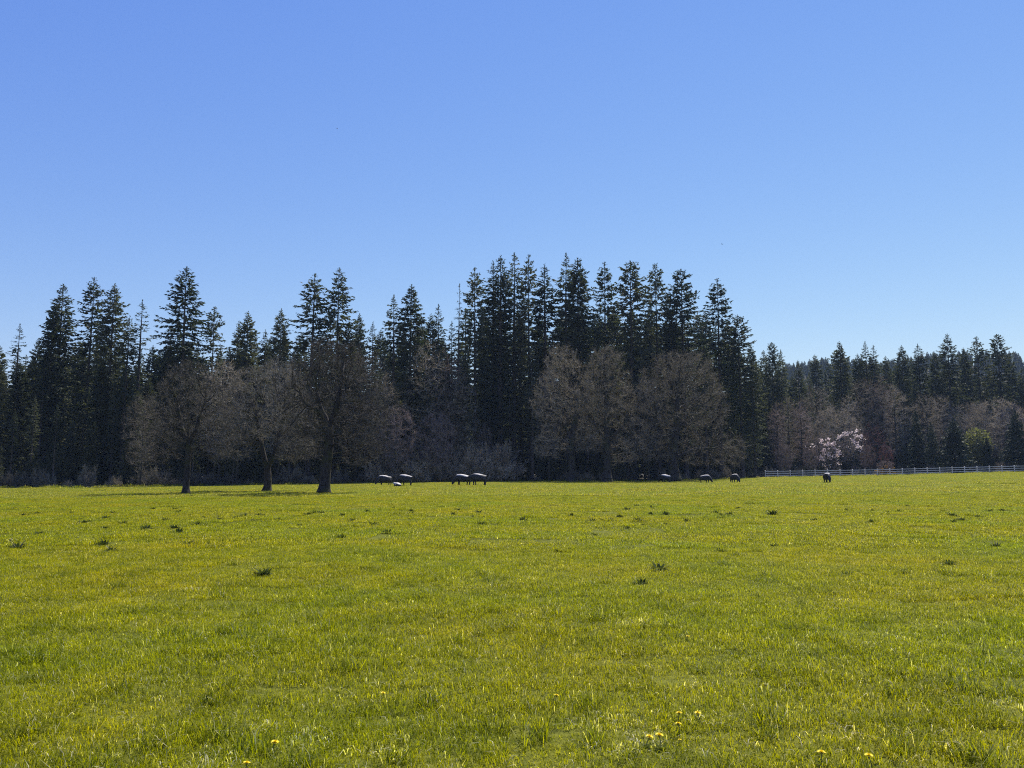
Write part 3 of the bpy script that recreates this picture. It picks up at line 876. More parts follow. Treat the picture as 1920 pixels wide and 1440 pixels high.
# ------------------------------------------------------------------ shrubs along the foot of the wood
def shrub(seed, H, rx, mat, n=260):
    rng = np.random.default_rng(seed)
    mb = MB()
    a = rng.uniform(0, 6.28, n); rr = rx * rng.uniform(0, 1, n) ** 0.6
    b = np.stack([np.cos(a) * rr * 0.3, np.sin(a) * rr * 0.3, np.zeros(n)], -1)
    lump = rng.uniform(0, 6.28, 3)
    rr = rr * (1 + 0.35 * np.sin(2 * a + lump[0]) + 0.2 * np.sin(5 * a + lump[1]))
    top = np.stack([np.cos(a) * rr, np.sin(a) * rr, H * rng.uniform(0.15, 1.0, n) ** 0.8 * (0.75 + 0.35 * np.sin(3 * a + lump[2]))], -1)
    mid = (b + top) / 2 + rng.normal(0, 0.12, (n, 3))
    mb.add(*prisms(b, mid, np.full(n, 0.022), np.full(n, 0.016), 3))
    mb.add(*prisms(mid, top, np.full(n, 0.016), np.full(n, 0.006), 3))
    m = n * 16
    ix = rng.integers(0, n, m); s = rng.uniform(0.25, 1, m)[:, None]
    p = mid[ix] * (1 - s) + top[ix] * s
    d = unit(top[ix] - mid[ix]) * 0.6 + rng.normal(0, 0.55, (m, 3)); d[:, 2] += 0.2
    L = rng.uniform(0.2, 0.55, m) * H / 3
    mb.add(*kites(p, d, np.cross(d, rng.normal(0, 1, (m, 3))), L, np.full(m, 0.030 if mat == 'litbrush' else 0.022)))
    return {'branches': mb.mesh("branches", M[mat])}
SHR = [shrub(201, 3, 2.2, 'palebrush'), shrub(202, 3, 1.6, 'twig'), shrub(203, 3, 2.6, 'twig'), shrub(204, 3, 1.8, 'palebrush'), shrub(205, 3, 2.2, 'litbrush', 330), shrub(206, 3, 2.6, 'litbrush', 330)]
u = -30
while u < 1930:
    if not (940 < u < 990):
        Y = depth0(u) + rs.uniform(0.8, 3.2) + (6 if u > 1432 else 0)
        x = at_depth(u, 900, Y)[0]
        s = rs.uniform(0.3, 0.75) if not 690 < u < 935 else rs.uniform(0.9, 1.9)
        place('bare_shrub', SHR[rs.randrange(4, 6) if 690 < u < 935 else (rs.choice((1, 2)) if u < 1425 else rs.randrange(4))], (x, Y, float(ground(x, Y)) - 0.05), rs.uniform(0, 6.28), (s, s, s * rs.uniform(0.8, 1.3)),
              "leafless shrub in the brush along the dark foot of the wood", 'shrub', "shrubs along the foot of the wood")
    u += rs.uniform(18, 55) * (0.3 if 690 < u < 935 else 1)

# ------------------------------------------------------------------ far wood (stuff) and pasture grass (stuff): instanced
def gn_scatter(name, P, idx, rot, scl, sources, mat, label):
    """one object whose points carry instances of the given meshes"""
    coll = bpy.data.collections.new(name + "_kinds")
    for i, me in enumerate(sources):
        o = bpy.data.objects.new("%s_%02d" % (name, i), me)
        coll.objects.link(o)
    me = bpy.data.meshes.new(name)
    me.vertices.add(len(P)); me.vertices.foreach_set("co", np.asarray(P, np.float32).ravel())
    a = me.attributes.new("pick", 'INT', 'POINT'); a.data.foreach_set("value", np.asarray(idx, np.int32))
    a = me.attributes.new("turn", 'FLOAT_VECTOR', 'POINT'); a.data.foreach_set("vector", np.asarray(rot, np.float32).ravel())
    a = me.attributes.new("size", 'FLOAT_VECTOR', 'POINT'); a.data.foreach_set("vector", np.asarray(scl, np.float32).ravel())
    me.materials.append(mat)
    ob = bpy.data.objects.new(name, me); COL.objects.link(ob)
    ng = bpy.data.node_groups.new(name, 'GeometryNodeTree')
    ng.interface.new_socket("Geometry", in_out='INPUT', socket_type='NodeSocketGeometry')
    ng.interface.new_socket("Geometry", in_out='OUTPUT', socket_type='NodeSocketGeometry')
    N = ng.nodes; L = ng.links
    gi = N.new("NodeGroupInput"); go = N.new("NodeGroupOutput")
    ci = N.new("GeometryNodeCollectionInfo"); ci.inputs["Collection"].default_value = coll
    ci.inputs["Separate Children"].default_value = True; ci.inputs["Reset Children"].default_value = True
    iop = N.new("GeometryNodeInstanceOnPoints"); iop.inputs["Pick Instance"].default_value = True
    def attr(nm, t):
        x = N.new("GeometryNodeInputNamedAttribute"); x.data_type = t; x.inputs["Name"].default_value = nm
        return x.outputs["Attribute"]
    L.new(gi.outputs[0], iop.inputs["Points"]); L.new(ci.outputs[0], iop.inputs["Instance"])
    L.new(attr("pick", 'INT'), iop.inputs["Instance Index"])
    e2r = N.new("FunctionNodeEulerToRotation"); L.new(attr("turn", 'FLOAT_VECTOR'), e2r.inputs[0]); L.new(e2r.outputs[0], iop.inputs["Rotation"])
    L.new(attr("size", 'FLOAT_VECTOR'), iop.inputs["Scale"])
    L.new(iop.outputs[0], go.inputs[0])
    md = ob.modifiers.new("scatter", 'NODES'); md.node_group = ng
    tag(ob, label, None, None, "stuff")
    return ob

rng = np.random.default_rng(77)
def far_fir(seed):
    parts, H = fir(seed, 28, 4.0, 0.08, 0.8, 0.25, 6.0, 0.08, spray=1.8)
    return parts['crown']
FF = [far_fir(91), far_fir(92), far_fir(93)]
pts = []
for _ in range(760):                                   # deep in the wood
    t = rng.uniform(-1.15, 1.15); Y = float(edge_y(t)) + (rng.uniform(62, 170) if abs(t) < 0.72 else rng.uniform(6, 120))
    pts.append((t * Y, Y, rng.uniform(0.75, 1.0)))
for _ in range(3200):                                  # on the ridge
    t = rng.uniform(0.2, 1.0); Y = rng.uniform(400, 790)
    pts.append((t * Y, Y, rng.uniform(0.35, 0.6)))
pts = np.array(pts)
P = np.stack([pts[:, 0], pts[:, 1], ground(pts[:, 0], pts[:, 1]) - 0.3], -1)
n = len(P)
gn_scatter("forest", P, rng.integers(0, 3, n), np.stack([np.zeros(n), np.zeros(n), rng.uniform(0, 6.28, n)], -1),
           np.stack([pts[:, 2]] * 3, -1), FF, M['fir'], "bluish far conifer forest covering the ridge behind the wood")

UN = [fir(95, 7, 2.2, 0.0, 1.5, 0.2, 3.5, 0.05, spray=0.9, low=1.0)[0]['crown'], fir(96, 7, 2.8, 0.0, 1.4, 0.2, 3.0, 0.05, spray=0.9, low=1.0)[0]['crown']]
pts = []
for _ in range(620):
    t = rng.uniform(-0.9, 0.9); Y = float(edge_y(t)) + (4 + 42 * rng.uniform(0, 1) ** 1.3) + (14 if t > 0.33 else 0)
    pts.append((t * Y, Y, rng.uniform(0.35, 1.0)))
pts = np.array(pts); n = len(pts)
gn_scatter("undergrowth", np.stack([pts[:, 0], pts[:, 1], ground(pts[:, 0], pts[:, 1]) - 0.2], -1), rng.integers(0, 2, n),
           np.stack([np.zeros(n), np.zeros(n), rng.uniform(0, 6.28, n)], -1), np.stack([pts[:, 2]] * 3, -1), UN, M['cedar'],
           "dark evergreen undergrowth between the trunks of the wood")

# grass patches
def patch(seed, size, n, h, w, dry=0.05, lush=False, pale=0.0, drycol=(0.60, 0.56, 0.38)):
    rng = np.random.default_rng(seed)
    p = np.zeros((n, 3)); p[:, :2] = rng.uniform(-size / 2, size / 2, (n, 2))
    # clumping
    k = max(4, int(size * size * 9)); cc = rng.uniform(-size / 2, size / 2, (k, 2)); ch = rng.lognormal(0, 0.24, k); cl = rng.uniform(0, 1, k)
    ci = np.argmin(((p[:, None, :2] - cc[None]) ** 2).sum(-1), 1)
    H = np.minimum(h * ch[ci] * rng.lognormal(0, 0.35, n), h * 1.9)
    a = rng.uniform(0, 6.28, n)
    ln = rng.uniform(0.2, 1.7, n)
    lean = np.stack([np.cos(a), np.sin(a), np.zeros(n)], -1) * (H * ln)[:, None]
    b = a + rng.normal(1.57, 0.5, n)
    S = np.stack([np.cos(b), np.sin(b), np.zeros(n)], -1) * (w * rng.uniform(0.6, 1.4, n))[:, None]
    up = np.array([0, 0, 1.0]) * H[:, None]
    m = p + lean * 0.3 + up * 0.62
    t = p + lean + up * np.maximum(0.3, 1 - 0.3 * ln * ln)[:, None]
    V = np.stack([p - S, p + S, m - S * 0.8, m + S * 0.8, t], 1).reshape(-1, 3)
    i = (np.arange(n) * 5)[:, None]
    F4 = np.concatenate([i, i + 1, i + 3, i + 2], 1); F3 = np.concatenate([i + 2, i + 3, i + 4], 1)
    g0 = np.array([0.190, 0.207, 0.003]); g1 = np.array([0.312, 0.300, 0.005]); gd = np.array([0.100, 0.122, 0.004])
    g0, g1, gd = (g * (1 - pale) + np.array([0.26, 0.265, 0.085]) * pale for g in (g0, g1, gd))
    q = np.clip(0.5 * cl[ci] + 0.5 * rng.uniform(0, 1, n), 0, 1)[:, None]
    c = g0 * (1 - q) + g1 * q
    dk = (rng.random(n) < (0.7 if lush else 0.18))[:, None]
    c = np.where(dk, gd * rng.uniform(0.8, 1.3, (n, 1)), c)
    dr = (rng.random(n) < dry)[:, None]
    c = np.where(dr, np.array(drycol) * rng.uniform(0.7, 1.25, (n, 1)), c)
    o = mesh_obj("grass_patch", V, [F4, F3], M['grass'], cols=np.repeat(c, 5, 0), link=False)
    me = o.data; bpy.data.objects.remove(o)
    return me
NEAR = [patch(400 + i, 1.0, 5200, 0.038, 0.0020, 0.045) for i in range(6)]
MID = [patch(420 + i, 2.0, 7500, 0.045, 0.0042, 0.03, pale=0.05) for i in range(5)]
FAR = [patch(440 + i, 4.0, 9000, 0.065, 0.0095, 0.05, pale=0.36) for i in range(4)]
TUFT = [patch(460 + i, 0.16, 90, 0.08, 0.0023, 0.05, True) for i in range(3)]
DRY = [patch(470 + i, 0.35, 60, 0.034, 0.0034, 0.95, drycol=(0.66, 0.62, 0.48)) for i in range(2)]
SRC = NEAR + MID + FAR + TUFT + DRY
iN, iM, iF, iT, iD = 0, 6, 11, 15, 18
GP, GI, GR, GS = [], [], [], []
def add_grid(size, y0, y1, i0, cnt, side, zs=(0.85, 1.2)):
    ys = np.arange(y0, y1, size)
    for y in ys:
        half = side * max(y, 3) + 10
        xs = np.arange(-half, half, size)
        for x in xs:
            xx = x + rng.uniform(-.1, .1) * size; yy = y + rng.uniform(-.1, .1) * size
            if yy > float(edge_y(np.clip(xx / max(yy, 1), -1.5, 1.5))) + 1: continue
            e = 0.3
            zx = float(ground(xx + e, yy) - ground(xx - e, yy)) / (2 * e); zy = float(ground(xx, yy + e) - ground(xx, yy - e)) / (2 * e)
            GP.append((xx, yy, float(ground(xx, yy)) - 0.004)); GI.append(i0 + rng.integers(0, cnt))
            # keep the turn in quarter steps so the tilt can follow the slope simply
            GR.append((math.atan(zy), -math.atan(zx), 0.0) if True else None)
            sx = rng.choice([-1, 1]); sy = rng.choice([-1, 1])
            s = 1.12
            GS.append((sx * s, sy * s, s * rng.uniform(*zs)))
add_grid(1.0, -2.5, 17.0, iN, 6, 1.0)
add_grid(2.0, 17.5, 52.0, iM, 5, 1.25)
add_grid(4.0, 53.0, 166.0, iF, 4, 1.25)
# taller lush tufts and dry scraps
def scatter(n, ymin, ymax, i0, cnt, smin, smax):
    c = rng.uniform(-0.75, 0.75, (40, 1))
    for _ in range(n):
        y = math.exp(rng.uniform(math.log(ymin), math.log(ymax))); x = y * rng.uniform(-0.8, 0.8)
        if math.sin(x * 1.1 + 0.7 * y) + math.sin(y * 1.7 - x * 0.6) < rng.uniform(-1.4, 1.4): continue
        s = rng.uniform(smin, smax)
        GP.append((x, y, float(ground(x, y)) - 0.004)); GI.append(i0 + rng.integers(0, cnt)); GR.append((0, 0, rng.uniform(0, 6.28))); GS.append((s, s, s))
scatter(420, 3.4, 16, iT, 3, 0.6, 1.3)
scatter(260, 10, 30, iT, 3, 0.7, 1.1)
for _ in range(900):                                   # longer unmown grass where the field meets the wood
    t = rng.uniform(-0.8, 0.8); y = float(edge_y(t)) + rng.normal(-0.3, 0.7); x = t * y; s = rng.uniform(1.5, 4.0)
    GP.append((x, y, float(ground(x, y)) - 0.01)); GI.append(iT + rng.integers(0, 3) if rng.random() < 0.6 else iD + rng.integers(0, 2)); GR.append((0, 0, rng.uniform(0, 6.28))); GS.append((s * 1.6, s * 1.6, s))
scatter(230, 3.4, 22, iD, 2, 0.6, 1.0)
gn_scatter("grass", GP, GI, GR, GS, SRC, M['grass'], "short yellow-green pasture grass over the whole field")
print("grass instances", len(GP))

# ------------------------------------------------------------------ weeds in the pasture
def weed(seed, n=26, h=0.2, r=0.17, dead=0.0):
    rng = np.random.default_rng(seed)
    mb = MB()
    a = rng.uniform(0, 6.28, n)
    el = rng.uniform(0.25, 1.35, n)
    d = np.stack([np.cos(a) * np.cos(el), np.sin(a) * np.cos(el), np.sin(el)], -1)
    p = np.stack([np.cos(a), np.sin(a), np.zeros(n)], -1) * rng.uniform(0, 0.09, (n, 1))
    L = h * rng.uniform(0.6, 1.25, n)
    sd = np.stack([-np.sin(a), np.cos(a), np.zeros(n)], -1)
    mid = p + d * (L * 0.55)[:, None]
    d2 = d.copy(); d2[:, 2] -= rng.uniform(0.2, 1.0, n); d2 = unit(d2)
    tip = mid + d2 * (L * 0.5)[:, None]
    W = (L * rng.uniform(0.06, 0.13, n))[:, None]
    V = np.stack([p - sd * W * 0.35, p + sd * W * 0.35, mid - sd * W, mid + sd * W, tip], 1).reshape(-1, 3)
    i = (np.arange(n) * 5)[:, None]
    mb.v.append(V); mb.f.append(np.concatenate([i, i + 1, i + 3, i + 2], 1)); mb.f.append(np.concatenate([i + 2, i + 3, i + 4], 1)); mb.n += len(V)
    parts = {'leaves': mb.mesh("leaves", M['weed'])}
    if dead:
        st = MB(); k = 7
        a = rng.uniform(0, 6.28, k); dd = np.stack([np.cos(a) * .6, np.sin(a) * .6, np.ones(k)], -1)
        b = np.zeros((k, 3)); t = unit(dd) * (h * rng.uniform(0.8, 1.5, k))[:, None]
        st.add(*prisms(b, t, np.full(k, 0.005), np.full(k, 0.003), 4))
        st.add(*kites(t, unit(dd), np.cross(dd, rng.normal(0, 1, (k, 3))), np.full(k, h * 0.35), np.full(k, h * 0.09)))
        parts['stems'] = st.mesh("stems", M['weed_stem'])
    return parts
WEED = [weed(501, 70, 0.15), weed(502, 90, 0.13), weed(503, 60, 0.18), weed(504, 60, 0.16, dead=1)]
NAMED = [
 (33, 1030, 1.5, 3, "dark weed with whitish dry stems near the photo's left border"),
 (493, 1080, 1.3, 2, "lone dark weed clump in front of the forked maple, nearest weed on that side"),
 (197, 993, 1.3, 1, "dark flat weed clump between the left border and the leftmost maple's shadow"),
 (207, 1034, 1.0, 3, "small weed with a pale dry stem below the flat dark clump"),
 (587, 963, 1.5, 0, "left one of two round weed mounds just before the largest maple"),
 (602, 963, 1.5, 0, "right one of two round weed mounds just before the largest maple"),
 (726, 1000, 1.3, 1, "lone small dark weed in the field below the left cows"),
 (1072, 970, 1.6, 0, "dark weed clump in the field below the leftmost round maple"),
 (1197, 978, 1.7, 1, "wide dark weed clump below the straight-trunked and the widest maple"),
 (1447, 967, 1.9, 2, "tallest dark weed clump, below the fence's left end"),
 (1342, 964, 1.7, 1, "wide dark weed clump between the widest maple and the fence end"),
 (1787, 969, 1.8, 1, "left and larger weed of the dark pair below the right part of the fence"),
 (1802, 976, 1.4, 0, "right and smaller weed of the dark pair below the right part of the fence"),
 (1780, 1060, 1.2, 1, "flat lone weed patch below the dark pair, towards the viewer"),
 (1200, 1098, 1.2, 1, "broad low weed patch in the middle field, nearest of those right of centre"),
 (1867, 1027, 1.1, 3, "spiky weed with dry stems near the photo's right border"),
]
SMALL = [(72,1003),(275,993),(328,991),(333,1001),(310,977),(340,980),(368,985),(410,970),(383,970),(455,968),(483,967),(563,988),(580,990),(193,1023),(352,1022),(153,982),(623,975),(488,959),
 (1132,976),(1147,979),(1104,980),(1205,985),(1250,985),(1455,956),(1495,976),(1527,977),(1585,957),(1685,960),(1700,950),(1700,962),(1722,967),(1750,955),(1835,972),(1815,954),(1677,976),(1667,978),(982,977),(965,962),(1015,957),(1042,984),
 (1220,966),(1247,966),(1265,962),(1385,966),(1402,961),(1312,966),(1287,979),(1235,947),(1195,951),(1577,972),(1635,959),(1627,974),(1177,992),(1115,1004),(985,1002),(1587,1080),(1352,1035),(1450,1026),(1047,1035),(1235,1070),
 (700,985),(660,978),(755,972),(800,980),(850,966),(905,972),(940,985),(240,975),(120,990),(1880,960),(1905,948),(520,975),(430,990),(640,1010)]
for u, v, s, k, lab in NAMED:
    x, y, z = at_ground(u, v)
    s = s * 0.8
    place('weed_clump', WEED[k], (x, y, z - 0.01), rs.uniform(0, 6.28), (s, s, s * 0.85), lab, 'weed', "weed clumps in the pasture")
rw = random.Random(9)
SMALL += [(rw.uniform(0, 1920), 945 + 45 * rw.betavariate(2, 2.5)) for _ in range(60)]
for u, v in SMALL:
    x, y, z = at_ground(u, v)
    s = rs.uniform(0.5, 1.15)
    place('weed_clump', WEED[rs.randrange(3)], (x, y, z - 0.01), rs.uniform(0, 6.28), (s, s, s * rs.uniform(0.7, 1)),
          "small dark weed tuft in the scattered band across the middle of the pasture", 'weed', "weed clumps in the pasture")

# ------------------------------------------------------------------ dandelions
def dandelion(seed):
    rng = np.random.default_rng(seed)
    h = 0.055
    st = MB()
    zs = np.linspace(0, h, 5); off = 0.012 * (zs / h) ** 2
    P = np.stack([off, 0 * zs, zs], -1)
    st.add(*prisms(P[:-1], P[1:], np.full(4, 0.0026), np.full(4, 0.0023), 6))
    st.add(*prisms(np.array([[0.012, 0, h - 0.002]]), np.array([[0.013, 0, h + 0.008]]), np.array([0.004]), np.array([0.008]), 8))
    fl = MB()
    for ring, (cnt, L, el) in enumerate([(34, 0.021, 0.18), (30, 0.018, 0.5), (24, 0.014, 0.85), (16, 0.011, 1.25)]):
        a = np.arange(cnt) * 6.283 / cnt + rng.uniform(0, 0.1, cnt)
        d = np.stack([np.cos(a) * math.cos(el), np.sin(a) * math.cos(el), np.full(cnt, math.sin(el))], -1)
        sd = np.stack([-np.sin(a), np.cos(a), np.zeros(cnt)], -1)
        p = np.tile([[0.013, 0, h + 0.007]], (cnt, 1)) + d * 0.003
        fl.add(*kites(p, d, sd, np.full(cnt, L) * rng.uniform(0.9, 1.1, cnt), np.full(cnt, 0.0022)))
    lv = MB(); n = 8
    a = np.arange(n) * 6.283 / n + rng.uniform(0, .4, n)
    d = np.stack([np.cos(a), np.sin(a), np.full(n, 0.7)], -1); sd = np.stack([-np.sin(a), np.cos(a), np.zeros(n)], -1)
    lv.add(*kites(np.zeros((n, 3)), d, sd, rng.uniform(0.035, 0.065, n), np.full(n, 0.007)))
    return {'stem': st.mesh("stem", M['stem'], True), 'flower_head': fl.mesh("flower_head", M['petal']), 'leaves': lv.mesh("leaves", M['dandelion_leaf'])}
DAN = [dandelion(601), dandelion(602)]
for u, v, s, lab in [
 (1271, 1338, 1.0, "left dandelion of the upper pair in the group right of the lower middle"),
 (1313, 1338, 1.0, "right dandelion of the upper pair in the group right of the lower middle"),
 (1275, 1358, 1.0, "dandelion standing alone just below the upper pair"),
 (1210, 1381, 1.1, "left dandelion of the bright lower pair"),
 (1239, 1381, 1.2, "right dandelion of the bright lower pair, widest bloom of the group"),
 (1273, 1387, 0.5, "tiny yellow dandelion bud right of the bright lower pair"),
 (1539, 1411, 1.1, "left dandelion of the two near the lower right edge"),
 (1633, 1419, 1.05, "right dandelion of the two near the lower right edge"),
 (1041, 1304, 0.9, "small dandelion half hidden in grass left of the group"),
 (510, 1394, 1.1, "dandelion beside the dark grass hollow left of the lower middle"),
 (465, 1434, 1.0, "dandelion at the bottom border left of the lower middle"),
 (718, 1299, 0.7, "faint small dandelion bloom left of the middle, above the dark hollow's one"),
 (1288, 1192, 0.7, "farthest small dandelion bloom, in the field above the group")]:
    x, y, z = at_ground(u, v, 0.062 * s)
    s2 = max(0.85, s) if s > 0.6 else s
    place('dandelion', DAN[rs.randrange(2)], (x, y, z - 0.002), rs.uniform(0, 6.28), (s2, s2, s), lab, 'dandelion', "dandelions in the near grass", tilt=(rs.uniform(-.15, .15), rs.uniform(-.15, .15)))

# ------------------------------------------------------------------ fence
def build_fence():
    x0 = at_depth(1435, 890, 150)[0]
    n = 44
    pitch = 2.42
    fe = empty('rail_fence', (x0, 150, float(ground(x0, 150))))
    tag(fe, "long white three-rail fence running along the right side of the pasture", 'fence')
    gx = [x0 + i * pitch for i in range(n)]
    gz = [float(ground(x, 150)) for x in gx]
    bx = fe.location
    def box(bm, a, b, hw, hh):
        # bar from a to b, half depth hw (y), half height hh
        vs = []
        for p in (a, b):
            for sy, sz in ((-1, -1), (1, -1), (1, 1), (-1, 1)):
                vs.append(bm.verts.new((p[0], p[1] + sy * hw, p[2] + sz * hh)))
        for q in ((0, 1, 2, 3), (7, 6, 5, 4), (0, 4, 5, 1), (1, 5, 6, 2), (2, 6, 7, 3), (3, 7, 4, 0)):
            bm.faces.new([vs[i] for i in q])
    for i in range(n):
        bm = bmesh.new()
        v = []
        h = 1.28
        for z, w in ((-0.2, 0.065), (h, 0.065), (h + 0.02, 0.085), (h + 0.05, 0.085), (h + 0.11, 0.005)):
            v.append([bm.verts.new((sx * w, sy * w, z)) for sx, sy in ((-1, -1), (1, -1), (1, 1), (-1, 1))])
        for a, b in zip(v[:-1], v[1:]):
            for k in range(4): bm.faces.new((a[k], a[(k + 1) % 4], b[(k + 1) % 4], b[k]))
        bm.faces.new(v[0][::-1]); bm.faces.new(v[-1])
        me = bpy.data.meshes.new("post"); bm.to_mesh(me); bm.free(); me.materials.append(M['fence'])
        o = bpy.data.objects.new("post", me); COL.objects.link(o); o.parent = fe
        o.location = (gx[i] - bx.x, 0, gz[i] - bx.z)
    for h in (0.38, 0.78, 1.18):
        bm = bmesh.new()
        for i in range(n - 1):
            box(bm, (gx[i] - bx.x, -0.09, gz[i] - bx.z + h), (gx[i + 1] - bx.x - 0.004, -0.09, gz[i + 1] - bx.z + h), 0.021, 0.058)
        me = bpy.data.meshes.new("rail"); bm.to_mesh(me); bm.free(); me.materials.append(M['fence'])
        o = bpy.data.objects.new("rail", me); COL.objects.link(o); o.parent = fe
build_fence()

# ------------------------------------------------------------------ cattle
def cow_mesh(pose, mat):
    G = {}
    V, E, Rd = [], [], []
    def nd(p, r, parent=None):
        V.append(p); Rd.append(r)
        if parent is not None: E.append((parent, len(V) - 1))
        return len(V) - 1
    if pose == 'lying':
        pel = nd((-0.30, 0, 0.26), (0.20, 0.20))
        bel = nd((0.0, 0, 0.24), (0.24, 0.23), pel)
        sh = nd((0.30, 0, 0.27), (0.19, 0.21), bel)
        nk = nd((0.48, 0.03, 0.38), (0.11, 0.12), sh)
        po = nd((0.60, 0.06, 0.48), (0.09, 0.09), nk)
        mz = nd((0.78, 0.10, 0.38), (0.055, 0.055), po)
        for s in (-1, 1):
            nd((0.55, 0.07 + s * 0.13, 0.55), (0.02, 0.035), po)
            a = nd((0.32, s * 0.22, 0.14), (0.08, 0.08), sh); b = nd((0.52, s * 0.22, 0.07), (0.045, 0.045), a); nd((0.34, s * 0.24, 0.05), (0.04, 0.04), b)
            a = nd((-0.28, s * 0.24, 0.16), (0.11, 0.11), pel); b = nd((-0.02, s * 0.32, 0.08), (0.055, 0.055), a); nd((-0.24, s * 0.36, 0.05), (0.04, 0.04), b)
        t = nd((-0.50, 0.04, 0.24), (0.03, 0.03), pel); nd((-0.55, 0.12, 0.06), (0.03, 0.03), t)
    else:
        pel = nd((-0.72, 0, 1.08), (0.27, 0.30))
        bel = nd((-0.15, 0, 0.98), (0.36, 0.37), pel)
        ch = nd((0.38, 0, 1.00), (0.31, 0.37), bel)
        wi = nd((0.68, 0, 1.10), (0.21, 0.28), ch)
        if pose == 'graze':
            nk = nd((0.98, 0.02, 0.92), (0.15, 0.21), wi); po = nd((1.24, 0.05, 0.60), (0.13, 0.15), nk)
            fa = nd((1.34, 0.06, 0.36), (0.10, 0.11), po); nd((1.42, 0.07, 0.14), (0.085, 0.08), fa)
            ear = (1.16, 0.66)
        elif pose == 'low':
            nk = nd((1.02, 0.0, 1.05), (0.15, 0.20), wi); po = nd((1.34, 0.0, 0.98), (0.13, 0.15), nk)
            fa = nd((1.52, 0.0, 0.80), (0.10, 0.11), po); nd((1.66, 0.0, 0.62), (0.085, 0.08), fa)
            ear = (1.26, 1.06)
        else:
            nk = nd((0.98, 0.0, 1.28), (0.15, 0.21), wi); po = nd((1.22, 0.0, 1.44), (0.13, 0.15), nk)
            fa = nd((1.42, 0.0, 1.32), (0.10, 0.11), po); nd((1.62, 0.0, 1.16), (0.085, 0.08), fa)
            ear = (1.14, 1.46)
        for s in (-1, 1):
            nd((ear[0], 0.04 + s * 0.27, ear[1]), (0.03, 0.06), po)
            st = 0.10 * s
            a = nd((0.46 + st, s * 0.20, 0.70), (0.12, 0.13), ch); b = nd((0.48 + st, s * 0.20, 0.40), (0.062, 0.065), a)
            c = nd((0.46 + st, s * 0.20, 0.12), (0.042, 0.045), b); nd((0.49 + st, s * 0.20, 0.02), (0.06, 0.06), c)
            a = nd((-0.66 - st, s * 0.21, 0.78), (0.15, 0.19), pel); b = nd((-0.86 - st, s * 0.21, 0.46), (0.07, 0.075), a)
            c = nd((-0.80 - st, s * 0.21, 0.13), (0.045, 0.05), b); nd((-0.77 - st, s * 0.21, 0.02), (0.06, 0.06), c)
        t = nd((-1.02, 0, 1.18), (0.045, 0.05), pel); t2 = nd((-1.10, 0, 0.85), (0.025, 0.025), t); nd((-1.09, 0, 0.42), (0.05, 0.05), t2)
        nd((-0.50, 0, 0.66), (0.13, 0.10), pel)
    me = bpy.data.meshes.new("cow_frame")
    me.from_pydata(V, E, [])
    o = bpy.data.objects.new("cow_frame", me); COL.objects.link(o)
    o.modifiers.new("skin", 'SKIN')
    sb = o.modifiers.new("sub", 'SUBSURF'); sb.levels = 2; sb.render_levels = 2
    if not me.skin_vertices: 
        me.attributes.new("x", 'FLOAT', 'POINT')
    sv = me.skin_vertices[0].data if me.skin_vertices else None
    if sv is None:
        bm = bmesh.new(); bm.from_mesh(me); bm.verts.layers.skin.verify(); bm.to_mesh(me); bm.free()
        sv = me.skin_vertices[0].data
    for i, r in enumerate(Rd):
        g = 1.5 if max(r) > 0.18 else 1.4
        sv[i].radius = (r[0] * g, r[1] * g); sv[i].use_root = (i == 0)
    dg = bpy.context.evaluated_depsgraph_get(); dg.update()
    out = bpy.data.meshes.new_from_object(o.evaluated_get(dg))
    bpy.data.objects.remove(o)
    out.materials.clear(); out.materials.append(mat)
    out.polygons.foreach_set("use_smooth", np.ones(len(out.polygons), bool))
    return out

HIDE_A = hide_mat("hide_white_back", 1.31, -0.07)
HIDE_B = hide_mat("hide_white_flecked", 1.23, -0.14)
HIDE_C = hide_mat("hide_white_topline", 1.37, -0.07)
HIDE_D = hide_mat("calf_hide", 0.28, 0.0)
CB = "cattle grazing before the wood"
# u, v of the feet, pose, hide, heading (deg, 0 = facing right), scale, label
for u, v, pose, hide, rz, s, lab in [
 (721, 910, 'graze', HIDE_A, 205, 0.84, "black cow with white back grazing, leftmost of the herd"),
 (760, 911.5, 'graze', HIDE_A, 155, 0.90, "black cow with white back standing over the small lying calf"),
 (746, 912.5, 'lying', HIDE_D, 150, 0.85, "tiny white-backed calf lying in the grass"),
 (867, 910.5, 'graze', HIDE_B, 200, 0.88, "most white-flecked cow grazing, left one of the close pair"),
 (897, 910.5, 'low', HIDE_C, 174, 0.92, "black cow with thin white back line, right one of the close pair"),
 (1248, 905, 'graze', HIDE_B, 138, 0.8, "broadside cow with bright white back below the widest maple's trunk"),
 (1322, 906, 'graze', HIDE_A, 318, 0.74, "cow turned half away below the widest maple's right lobe"),
 (1377, 905.5, 'graze', HIDE_C, 288, 0.76, "dark cow seen end-on left of the fence's start"),
 (1551, 905.5, 'graze', HIDE_A, 262, 0.76, "end-on cow with bright white back before the fence")]:
    x, y, z = at_ground(u, v)
    ob = bpy.data.objects.new('calf' if pose == 'lying' else 'cow', cow_mesh(pose, hide))
    COL.objects.link(ob)
    ob.location = (x, y, z); ob.rotation_euler = (0, 0, R(rz)); ob.scale = (s, s, s)
    tag(ob, lab, 'calf' if pose == 'lying' else 'cow', CB)
    print(lab, round(y, 1))

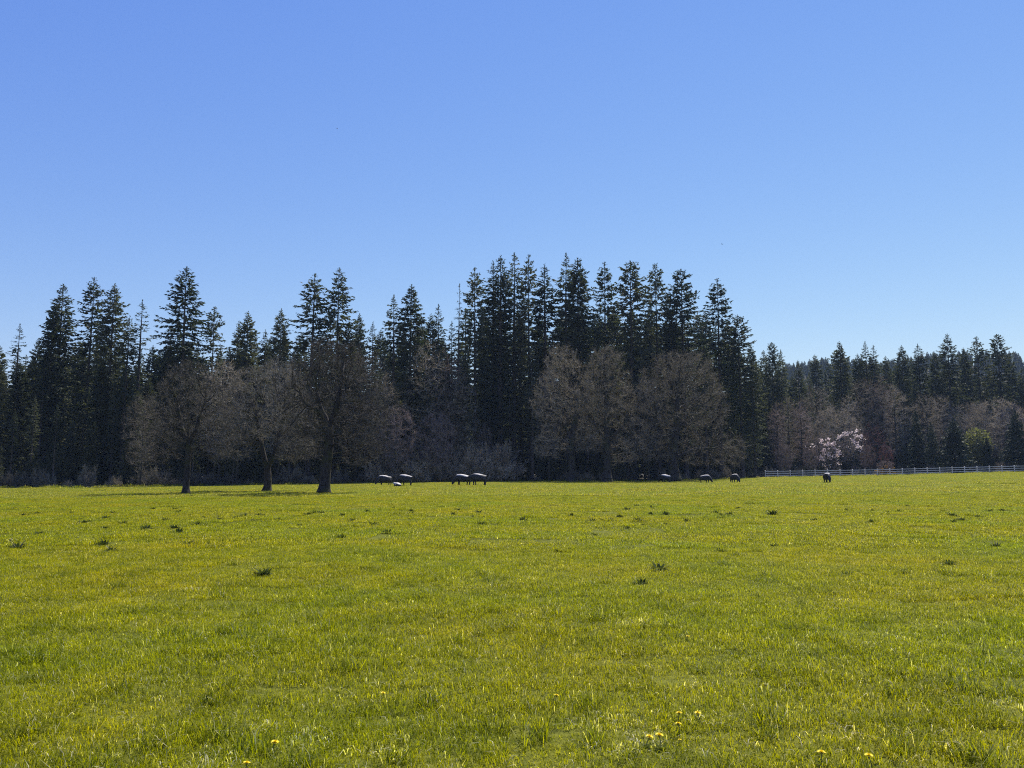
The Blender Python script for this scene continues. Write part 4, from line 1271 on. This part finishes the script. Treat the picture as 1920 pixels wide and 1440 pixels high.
# ------------------------------------------------------------------ two specks of birds
def bird(u, v, Y, rz, lab):
    mb = MB()
    A = np.array([[-0.12, 0, 0], [-0.04, 0, 0.0], [0.06, 0, 0.0]]); B = np.array([[-0.04, 0, 0], [0.06, 0, 0.0], [0.12, 0, 0.01]])
    mb.add(*prisms(A, B, np.array([0.008, 0.03, 0.03]), np.array([0.03, 0.03, 0.006]), 7))
    P = np.array([[0.02, 0.02, 0.01], [0.02, -0.02, 0.01], [-0.1, 0, 0]]); D = np.array([[-0.3, 1, 0.35], [-0.3, -1, 0.35], [-1.0, 0, 0]])
    mb.add(*kites(P, D, np.array([[1.0, 0, 0], [1.0, 0, 0], [0, 1.0, 0]]), np.array([0.26, 0.26, 0.1]), np.array([0.05, 0.05, 0.03])))
    me = mb.mesh("bird", M['bird'])
    o = bpy.data.objects.new("bird", me); COL.objects.link(o)
    o.location = at_depth(u, v, Y); o.rotation_euler = (0.3, 0.2, rz)
    tag(o, lab, 'bird')
bird(632, 241, 120, 0.6, "tiny dark bird high in the sky above the gap left of the centre")
bird(1354, 458, 130, 2.4, "tiny dark bird just above the right end of the central firs")

# ------------------------------------------------------------------ air
def build_haze():
    bm = bmesh.new(); bmesh.ops.create_cube(bm, size=1.0)
    me = bpy.data.meshes.new("haze"); bm.to_mesh(me); bm.free()
    o = bpy.data.objects.new("haze", me); COL.objects.link(o)
    z0, z1 = -4.0, 175.0
    o.scale = (2240, 2240, z1 - z0); o.location = (0, 0, (z0 + z1) / 2)
    m, n, l, out = new_mat("pale_air")
    v = n.new("ShaderNodeVolumePrincipled")
    v.inputs["Color"].default_value = (0.55, 0.75, 1.0, 1)
    v.inputs["Density"].default_value = HAZE
    v.inputs["Anisotropy"].default_value = 0.0
    l.new(v.outputs[0], out.inputs["Volume"])
    m.cycles.homogeneous_volume = True
    m.cycles.volume_sampling = 'DISTANCE'
    me.materials.append(m)
    tag(o, "thin bluish air over the field and wood", None, None, "stuff")
if HAZE > 0: build_haze()
